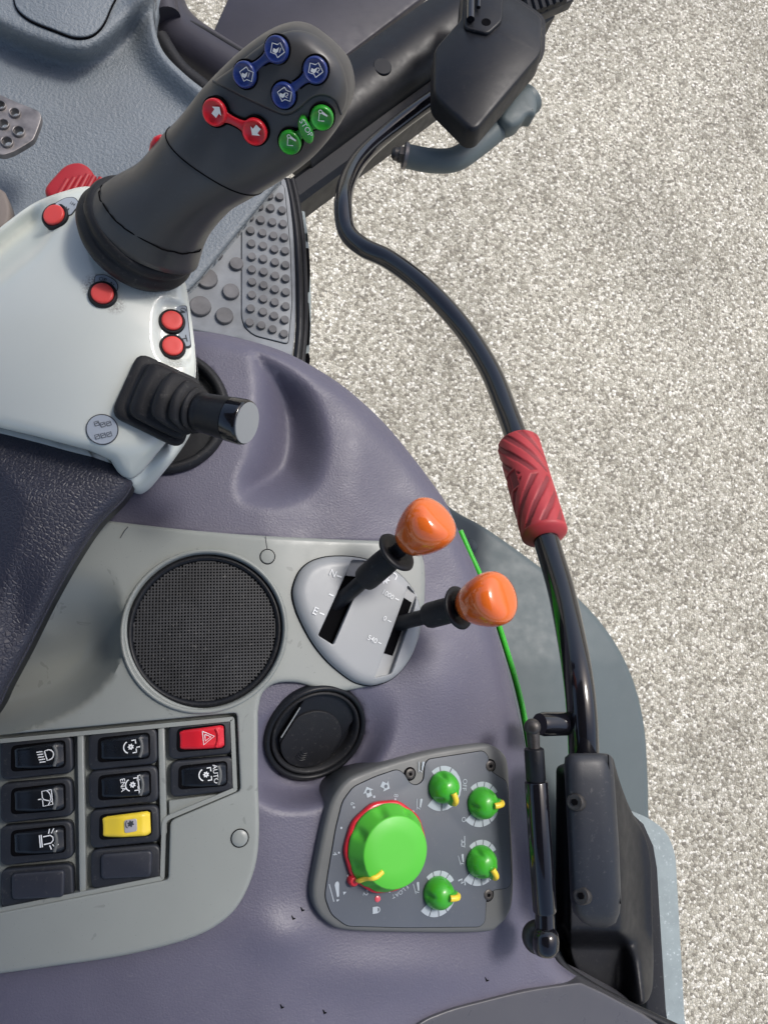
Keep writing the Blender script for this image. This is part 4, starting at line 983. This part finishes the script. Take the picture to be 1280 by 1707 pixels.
door_loft(prof, (480, 238), (874, -48), M['black'], 'frame_rail')
W2 = 21 * mw
prof2 = [(-W2, -.07), (-W2, -.012), (-W2 * .6, -.004), (W2 * .6, -.004), (W2, -.012), (W2, -.07)]
door_loft(prof2, (484, 318), (915, 5), M['black'], 'seal_rail')
bz = P(637, 113, -.424); mk('plug', *lathe(Frame(bz), [(.015, -.02), (.015, .003), (.014, .004), (.004, .0042)], 28), M['black'], door)
# ribbed piece at the top
for i in range(6):
    mk('rib', *tube(PN(np.array([(884 + i * 11, 24 - i * 4), (870 + i * 11, -30)]), -.40), .006, 8), M['black'], door)
mk('rib_base', *ppx(Frame(P(910, 0, -.41)), [(868, 10), (890, 28), (955, 0), (985, -50), (860, -50)], -.02, 0, .003), M['black'], door)

latch = thing('latch_box', P(810, 100, -.35), 'black plastic latch box mounted on the open door', 'latch box')
LBX = rounded([(722, 80), (721, 158), (780, 217), (797, 216), (905, 88), (906, 28), (885, 12), (830, -25), (770, -25), (766, 30)], [10, 14, 8, 10, 14, 12, 10, 5, 5, 5], 5)
flb = Frame(P(810, 100, -.30), nrm((-.15, .12, 1)))
mk('flange', *ppx(flb.lift(-.035), LBX + np.array([3, 3]), -.006, .002, .0015), M['rubber'], latch)
LI = ccw(LBX)
rings = []
for k, w in ((0.0, -.034), (.5, -.018), (2, -.006), (5, -.001), (9, .001)):
    u = flb.uv(inset(LI, k * .6)); rings.append(flb.W(np.c_[u, np.full(len(u), w)]))
mk('cover', *loft(rings), M['black'], latch, sharp=45)
ridge = flb.uv(rounded([(776, -25), (838, -20), (836, 40), (812, 62), (772, 52)], 8, 4)); mk('raised_boss', *prism(flb, ridge, 0, .006, .003), M['black'], latch)
f = flb.lift(.006).at(810, 37); mk('screw_hole', *lathe(f, [(.007, -.003), (.007, .0006), (.005, .0004)], 20), M['pit'], latch)
mk('latch_bar', *tube(flb.W(np.c_[flb.uv([(783, -25), (782, 45)]), [.014, .012]]), .006, 12), M['gloss_black'], latch)
mk('latch_bar', *tube(flb.W(np.c_[flb.uv([(797, -25), (795, 25)]), [.014, .012]]), .003, 12), M['gloss_black'], latch)

hnd = thing('door_lever', P(780, 240, -.4), 'dark grey bent lever with hex nut beneath the latch box', 'lever')
pt = PN(smooth([(880, 165), (845, 200), (800, 238), (760, 265), (720, 268), (676, 260)], 6, False), -.40); rad = np.interp(np.linspace(0, 1, len(pt)), [0, .25, 1], [.026, .019, .0175])
mk('arm', *tube(pt, rad, 24), M['housing'].copy() if False else M['fender'], hnd)
mk('arm_head', *ppx(Frame(P(870, 165, -.37)), smooth([(835, 190), (865, 150), (885, 143), (896, 165), (894, 188), (880, 190), (868, 203), (850, 208)], 5), -.03, .0, .008), M['fender'], hnd, sharp=None)
T_ = nrm(pt[-1] - pt[-4]); f = Frame(pt[-1], T_)
mk('washer', *lathe(f, [(.0195, -.002), (.0195, .003), (.017, .004)], 28), M['steel'], hnd)
mk('hex_nut', *lathe(f, [(.013, .002), (.013, .011), (.011, .013)], 6), M['bolt'], hnd, smooth=False)
mk('bolt_end', *lathe(f, [(.010, .012), (.010, .018), (.006, .022)], 20), M['bolt'], hnd)

# ================================================================== HANDRAIL
rail = thing('grab_rail', PD(970, 1250, .62), 'curved black tube grab rail with red rubber grip', 'grab rail')
RP = [(760, 140, 26.5), (700, 180, 27), (645, 222, 27.5), (602, 262, 28.5), (580, 300, 29.5), (572, 340, 30.5), (578, 385, 31), (605, 412, 31.5), (650, 434, 32), (710, 480, 33), (770, 545, 34), (815, 615, 35.5), (842, 680, 37), (862, 735, 38.5), (880, 800, 40), (898, 860, 41.5), (916, 920, 43), (935, 985, 45), (951, 1060, 47.5), (963, 1130, 49.5), (970, 1200, 50.5), (973, 1272, 50.5)]
pth = smooth(np.array([PD(x, y, .026 * FPX / d_) for x, y, d_ in RP]), 6, False)
mk('tube', *tube(pth, .013, 28), M['gloss_black'], rail)
# red grip: chevron relief
seg, nl = 120, 150
g0, g1 = PD(868, 732, .80), PD(910, 902, .76); i0 = int(np.argmin(((pth - g0) ** 2).sum(1))); 
def on_path(px, py):
    scr = np.array([PXY for PXY in proj]); return int(np.argmin(((scr - (px, py)) ** 2).sum(1)))
proj = ((pth - CAM) @ RW); proj = np.stack([CX + FPX * proj[:, 0] / -proj[:, 2], CY - FPX * proj[:, 1] / -proj[:, 2]], 1)
ia, ib = on_path(868, 735), on_path(911, 900)
ga, gb = pth[ia], pth[ib]; gt = nrm(gb - ga); gl = np.linalg.norm(gb - ga); gm = (ga + gb) / 2
gview = CAM - gm; gview = nrm(gview - (gview @ gt) * gt); fgr = Frame(ga, gt, gview)
V, F, mi = [], [], []
RG = .0238
def groove(a, s):
    a = math.remainder(a + .35, 2 * math.pi); y = a * RG; sx = (s - .47) * gl        # a measured from the camera side
    if s < .03 or s > .93: return 0
    # nested chevrons with their tips on the right
    v = abs(sx) * .72 + (y + .0) * (1.0)
    per = .0185; ph = (v + .004) % per
    if abs(a) > 1.9: return 0
    if abs(sx) < .013 and -.022 < y < -.002: return 1 if (abs(sx) < .010 and (abs(y + .008) < .005 or abs(y + .0165) < .0015 or abs(y + .0205) < .001)) else 0
    return 1 if ph < per * .40 and abs(sx) > .002 else 0
sgn = 1 if fgr.y @ (RW @ np.array([1, 0, 0])) > 0 else -1
S_ = np.linspace(0, 1, nl)
for s in S_:
    env = 1 - .30 * max(0, (.05 - s) / .05) ** 2 - .45 * max(0, (s - .94) / .06) ** 2
    for j in range(seg):
        a = 2 * math.pi * j / seg; gr = groove(sgn * math.remainder(a, 2 * math.pi), s)
        rr_ = RG * env - .0013 * gr; V.append((rr_ * math.cos(a), rr_ * math.sin(a), s * gl)); mi.append(gr)
for i in range(nl - 1):
    for j in range(seg):
        k2 = (j + 1) % seg; F.append([i * seg + j, i * seg + k2, (i + 1) * seg + k2, (i + 1) * seg + j])
F.append([seg - 1 - j for j in range(seg)]); F.append([(nl - 1) * seg + j for j in range(seg)])
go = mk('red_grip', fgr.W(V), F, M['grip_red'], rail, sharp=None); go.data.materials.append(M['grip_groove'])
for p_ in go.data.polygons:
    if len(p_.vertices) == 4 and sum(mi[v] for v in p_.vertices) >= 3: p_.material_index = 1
# boss for the strut
bs0, bs1 = PD(958, 1206, .645), PD(899, 1207, .622); fbo = Frame(bs0, nrm(bs1 - bs0)); bl = np.linalg.norm(bs1 - bs0)
mk('strut_boss', *lathe(fbo, [(.0125, -.01), (.0125, .002), (.0100, .004), (.0100, bl * .9), (.0088, bl)], 28), M['gloss_black'], rail)

# ================================================================== GAS STRUT
gs = thing('gas_strut', PD(905, 1560, .60), 'black gas strut beside the hinge housing', 'gas strut')
t0, t1 = PD(889, 1238, .60), PD(908, 1530, .585); fgs = Frame(t0, nrm(t1 - t0)); gl2 = np.linalg.norm(t1 - t0); kg = mpp(t0)
mk('ball_socket', *lathe(Frame(PD(887, 1212, .602) , nrm(CAM - PD(887, 1212, .602))), [(.0062, -.006), (.0068, -.001), (.0062, .004), (.004, .006)], 24), M['bolt'], gs, sharp=None)
mk('end_fitting', *tube(np.array([PD(887, 1212, .602), t0 + fgs.n * .008]), [.0056, .0048], 20), M['bolt'], gs)
mk('end_cap', *lathe(fgs, [(.0062, .004), (.0078, .005), (.0080, .006), (.0080, gl2 * .215), (.0074, gl2 * .222)], 32), M['black'], gs)
mk('cylinder', *lathe(fgs, [(.0076, gl2 * .222), (.0088, gl2 * .225), (.0092, gl2 * .23), (.0095, gl2 * .955), (.0088, gl2 * .965), (.006, gl2 * .97)], 32), M['gloss_black'], gs)
mk('end_fitting', *tube(np.array([t1 - fgs.n * .006, PD(908, 1556, .583)]), [.0075, .0078], 20), M['gloss_black'], gs)
f = Frame(PD(909, 1572, .58), nrm(PD(908, 1590, .58) - PD(908, 1540, .58)))
mk('ball_socket', *lathe(f, [(.006, -.012), (.0095, -.008), (.0105, -.003), (.0105, .0025), (.0095, .0065), (.005, .009)], 32), M['gloss_black'], gs, sharp=None)
mk('ball_stud', *lathe(Frame(PD(896, 1562, .588), nrm(CAM - PD(896, 1562, .588))), [(.0125, -.01), (.0125, -.002), (.010, .002), (.005, .003)], 28), M['bolt'], gs, sharp=None)

# ================================================================== HINGE HOUSING
hz = thing('hinge_housing', PD(1000, 1560, .75), 'black hinge housing with two bolts at the foot of the rail', 'hinge housing')
def kpx(x, y): return (820 + x / 2.721, 1080 + y / 2.721)
BODY = rounded([kpx(*q) for q in ((350, 560), (545, 485), (575, 600), (625, 735), (690, 835), (720, 950), (732, 1430), (727, 1560), (690, 1625), (560, 1600), (395, 1490), (350, 1395))], [8, 10, 20, 20, 20, 20, 12, 16, 14, 10, 24, 24], 5)
fbd = Frame(P(1010, 1480, -.085), nrm((.10, .05, 1)))
def zbody(p):
    x = p[:, 0]; e = np.interp(p[:, 1], [1260, 1350, 1450, 1550, 1600, 1700], [1022, 1035, 1045, 1048, 1068, 1090])
    z = np.zeros(len(p)) - .05 * sstep(x, e - 20, e + 34)
    return z - .035 * sstep(p[:, 1], 1548, 1580) * sstep(x, 1075, 1030)
def body_map(p, w): return PN(p, -.085 + w)
mk('bracket', *sheet(BODY, zbody, 6, r=5, skirt=.03, mapf=body_map), M['black'], hz, sharp=None)
COV = [((330, 500), (545, 500)), ((326, 540), (550, 540)), ((330, 600), (556, 620)), ((345, 900), (575, 900)), ((354, 1130), (584, 1130)), ((368, 1195), (578, 1200)), ((405, 1240), (560, 1245)), ((450, 1262), (520, 1268))]
cr = []
N_h = nrm(CAM - PD(1000, 1380, .62))
for i, (l, r_) in enumerate(COV):
    dp = np.interp(i, [0, 3, 7], [.605, .595, .60]) + .008
    L_, R_ = PD(*kpx(*l), dp), PD(*kpx(*r_), dp + .004); c = (L_ + R_) / 2; h = (R_ - L_) / 2; th = [.021, .021, .021, .021, .021, .019, .014, .006][i]
    a = np.linspace(0, 2 * np.pi, 48, endpoint=False); ex = 3.2
    cr.append(c + (np.sign(np.cos(a)) * np.abs(np.cos(a)) ** (2 / ex))[:, None] * h + (np.sign(np.sin(a)) * np.abs(np.sin(a)) ** (2 / ex))[:, None] * N_h * th)
c0 = cr[0].mean(0); cr = [c0 + (cr[0] - c0) * .86 - (cr[1].mean(0) - c0) * .35] + cr
mk('bolt_cover', *loft(cr), M['bezel'], hz, sharp=None)
for x, y in ((373, 700), (402, 1125)):
    o = PD(*kpx(x, y), .585); o = o - N_h * .0005; nn = nrm(N_h - .35 * (RW @ np.array([1, 0, 0]))); f = Frame(o - nn * .003, nn)
    b_ = mk('bolt', *lathe(f, [(.0068, -.006), (.0068, .002), (.0060, .0032), (.0046, .0036), (.0030, .0030)], 28), M['bolt'], hz)
    mk('bolt_socket', *lathe(f, [(.0026, .0030), (.0026, .0040)], 6), M['pit'], b_)
mk('cover_seam', *tube(np.array([PD(*kpx(*q), .598) for q in ((525, 485), (530, 560), (545, 800), (568, 1000), (580, 1160))]), .0005, 6), M['pit'], hz)

# plate behind the housing
gp = thing('galvanised_bracket', P(1110, 1500, -.25), 'speckled pale grey metal bracket behind the hinge housing', 'bracket')
PLT = rounded([kpx(*q) for q in ((610, 735), (700, 765), (790, 830), (830, 930), (845, 1200), (872, 1690), (900, 1790), (600, 1790), (600, 900))], [4, 20, 20, 20, 10, 10, 4, 4, 4], 5)
mk('plate', *ppx(Frame(P(1110, 1500, -.175)), PLT, -.03, 0), M['plate'], gp, smooth=False)
RST = np.array([kpx(*q) for q in ((632, 748), (690, 800), (735, 900), (752, 1000), (770, 1300), (792, 1640), (800, 1700), (700, 1700), (680, 1000), (640, 820))])
mk('rubber_strip', *ppx(Frame(P(1090, 1480, -.16)), RST, -.02, 0, .003), M['rubber'], gp)

# ================================================================== FENDER
fen = thing('fender', P(1000, 1200, -.3), 'matte grey-green wheel fender beyond the console', 'fender')
FEN = np.concatenate([smooth([(700, 800), (755, 850), (805, 878), (872, 925), (950, 985), (1010, 1050), (1050, 1122), (1072, 1205), (1079, 1300), (1081, 1370), (1095, 1480), (1100, 1600)], 6, False), [(1110, 1760), (900, 1760), (820, 1500), (760, 1150), (700, 900)]])
def zfen(p): return -.22 - .00012 * np.maximum(0, 1100 - p[:, 1]) + .02 * sstep(p[:, 0], 1080, 900)
mk('fender_skin', *sheet(FEN, zfen, 12, r=8, skirt=.03), M['fender'], fen, sharp=None)
f = Frame(P(783, 911, float(zfen(np.array([(783., 911)]))[0]) + .004)); mk('rivet', *lathe(f, [(.0085, -.006), (.0085, .001), (.006, .0045), (.002, .006)], 20), M['fender'], fen, sharp=None)
gw = thing('body_panel_edge', P(840, 1080, -.15), 'thin bright green painted panel edge beside the console', 'panel')
GE = smooth([(764, 885), (780, 925), (800, 972), (822, 1035), (838, 1085), (853, 1135), (866, 1190), (877, 1250), (880, 1268)], 6, False)
gz = np.interp(GE[:, 1], [880, 960, 1060, 1520], [-.075, -.080, -.085, -.095])
offx = np.interp(GE[:, 1], [880, 940, 1040, 1180, 1260, 1520], [2, 4, 6, 6, 5, 3]); cp = PN(GE + np.c_[offx, -offx * .2], gz)
mk('painted_edge', *tube(cp, .0030, 12), M['fgreen'], gw)
low = PN(GE + np.c_[offx + 8, -offx * .2], gz - .02); up2 = PN(GE + np.c_[offx + 5, -offx * .2], gz - .004)
n_ = len(low); V = np.concatenate([up2, low + np.array([.004, 0, -.02])]); mk('panel_side', V, [[i, i + 1, n_ + i + 1, n_ + i] for i in range(n_ - 1)], M['fgreen'], gw)

# ================================================================== REAR COVER
rc = thing('rear_cover', P(900, 1690, -.03), 'smooth grey cover panel behind the console', 'cover')
RCV = np.concatenate([smooth([(640, 1775), (690, 1712), (740, 1686), (800, 1669), (880, 1650), (966, 1637)], 6, False), [(1005, 1655), (1070, 1690), (1180, 1765)]])
def zrc(p): return zbase(p) + .004
mk('cover_panel', *sheet(RCV, zrc, 10, r=4, skirt=.05), M['smooth_grey'], rc)
mk('seal_strip', *tube(PN(smooth([(915, 1575), (938, 1612), (985, 1645), (1040, 1674), (1090, 1698), (1150, 1726), (1220, 1756)], 5, False), -.075), .0045, 12), M['black'], rc)

# ------------------------------------------------------------------ render settings
scene.render.engine = 'CYCLES'
scene.render.resolution_x, scene.render.resolution_y = 767, 1024
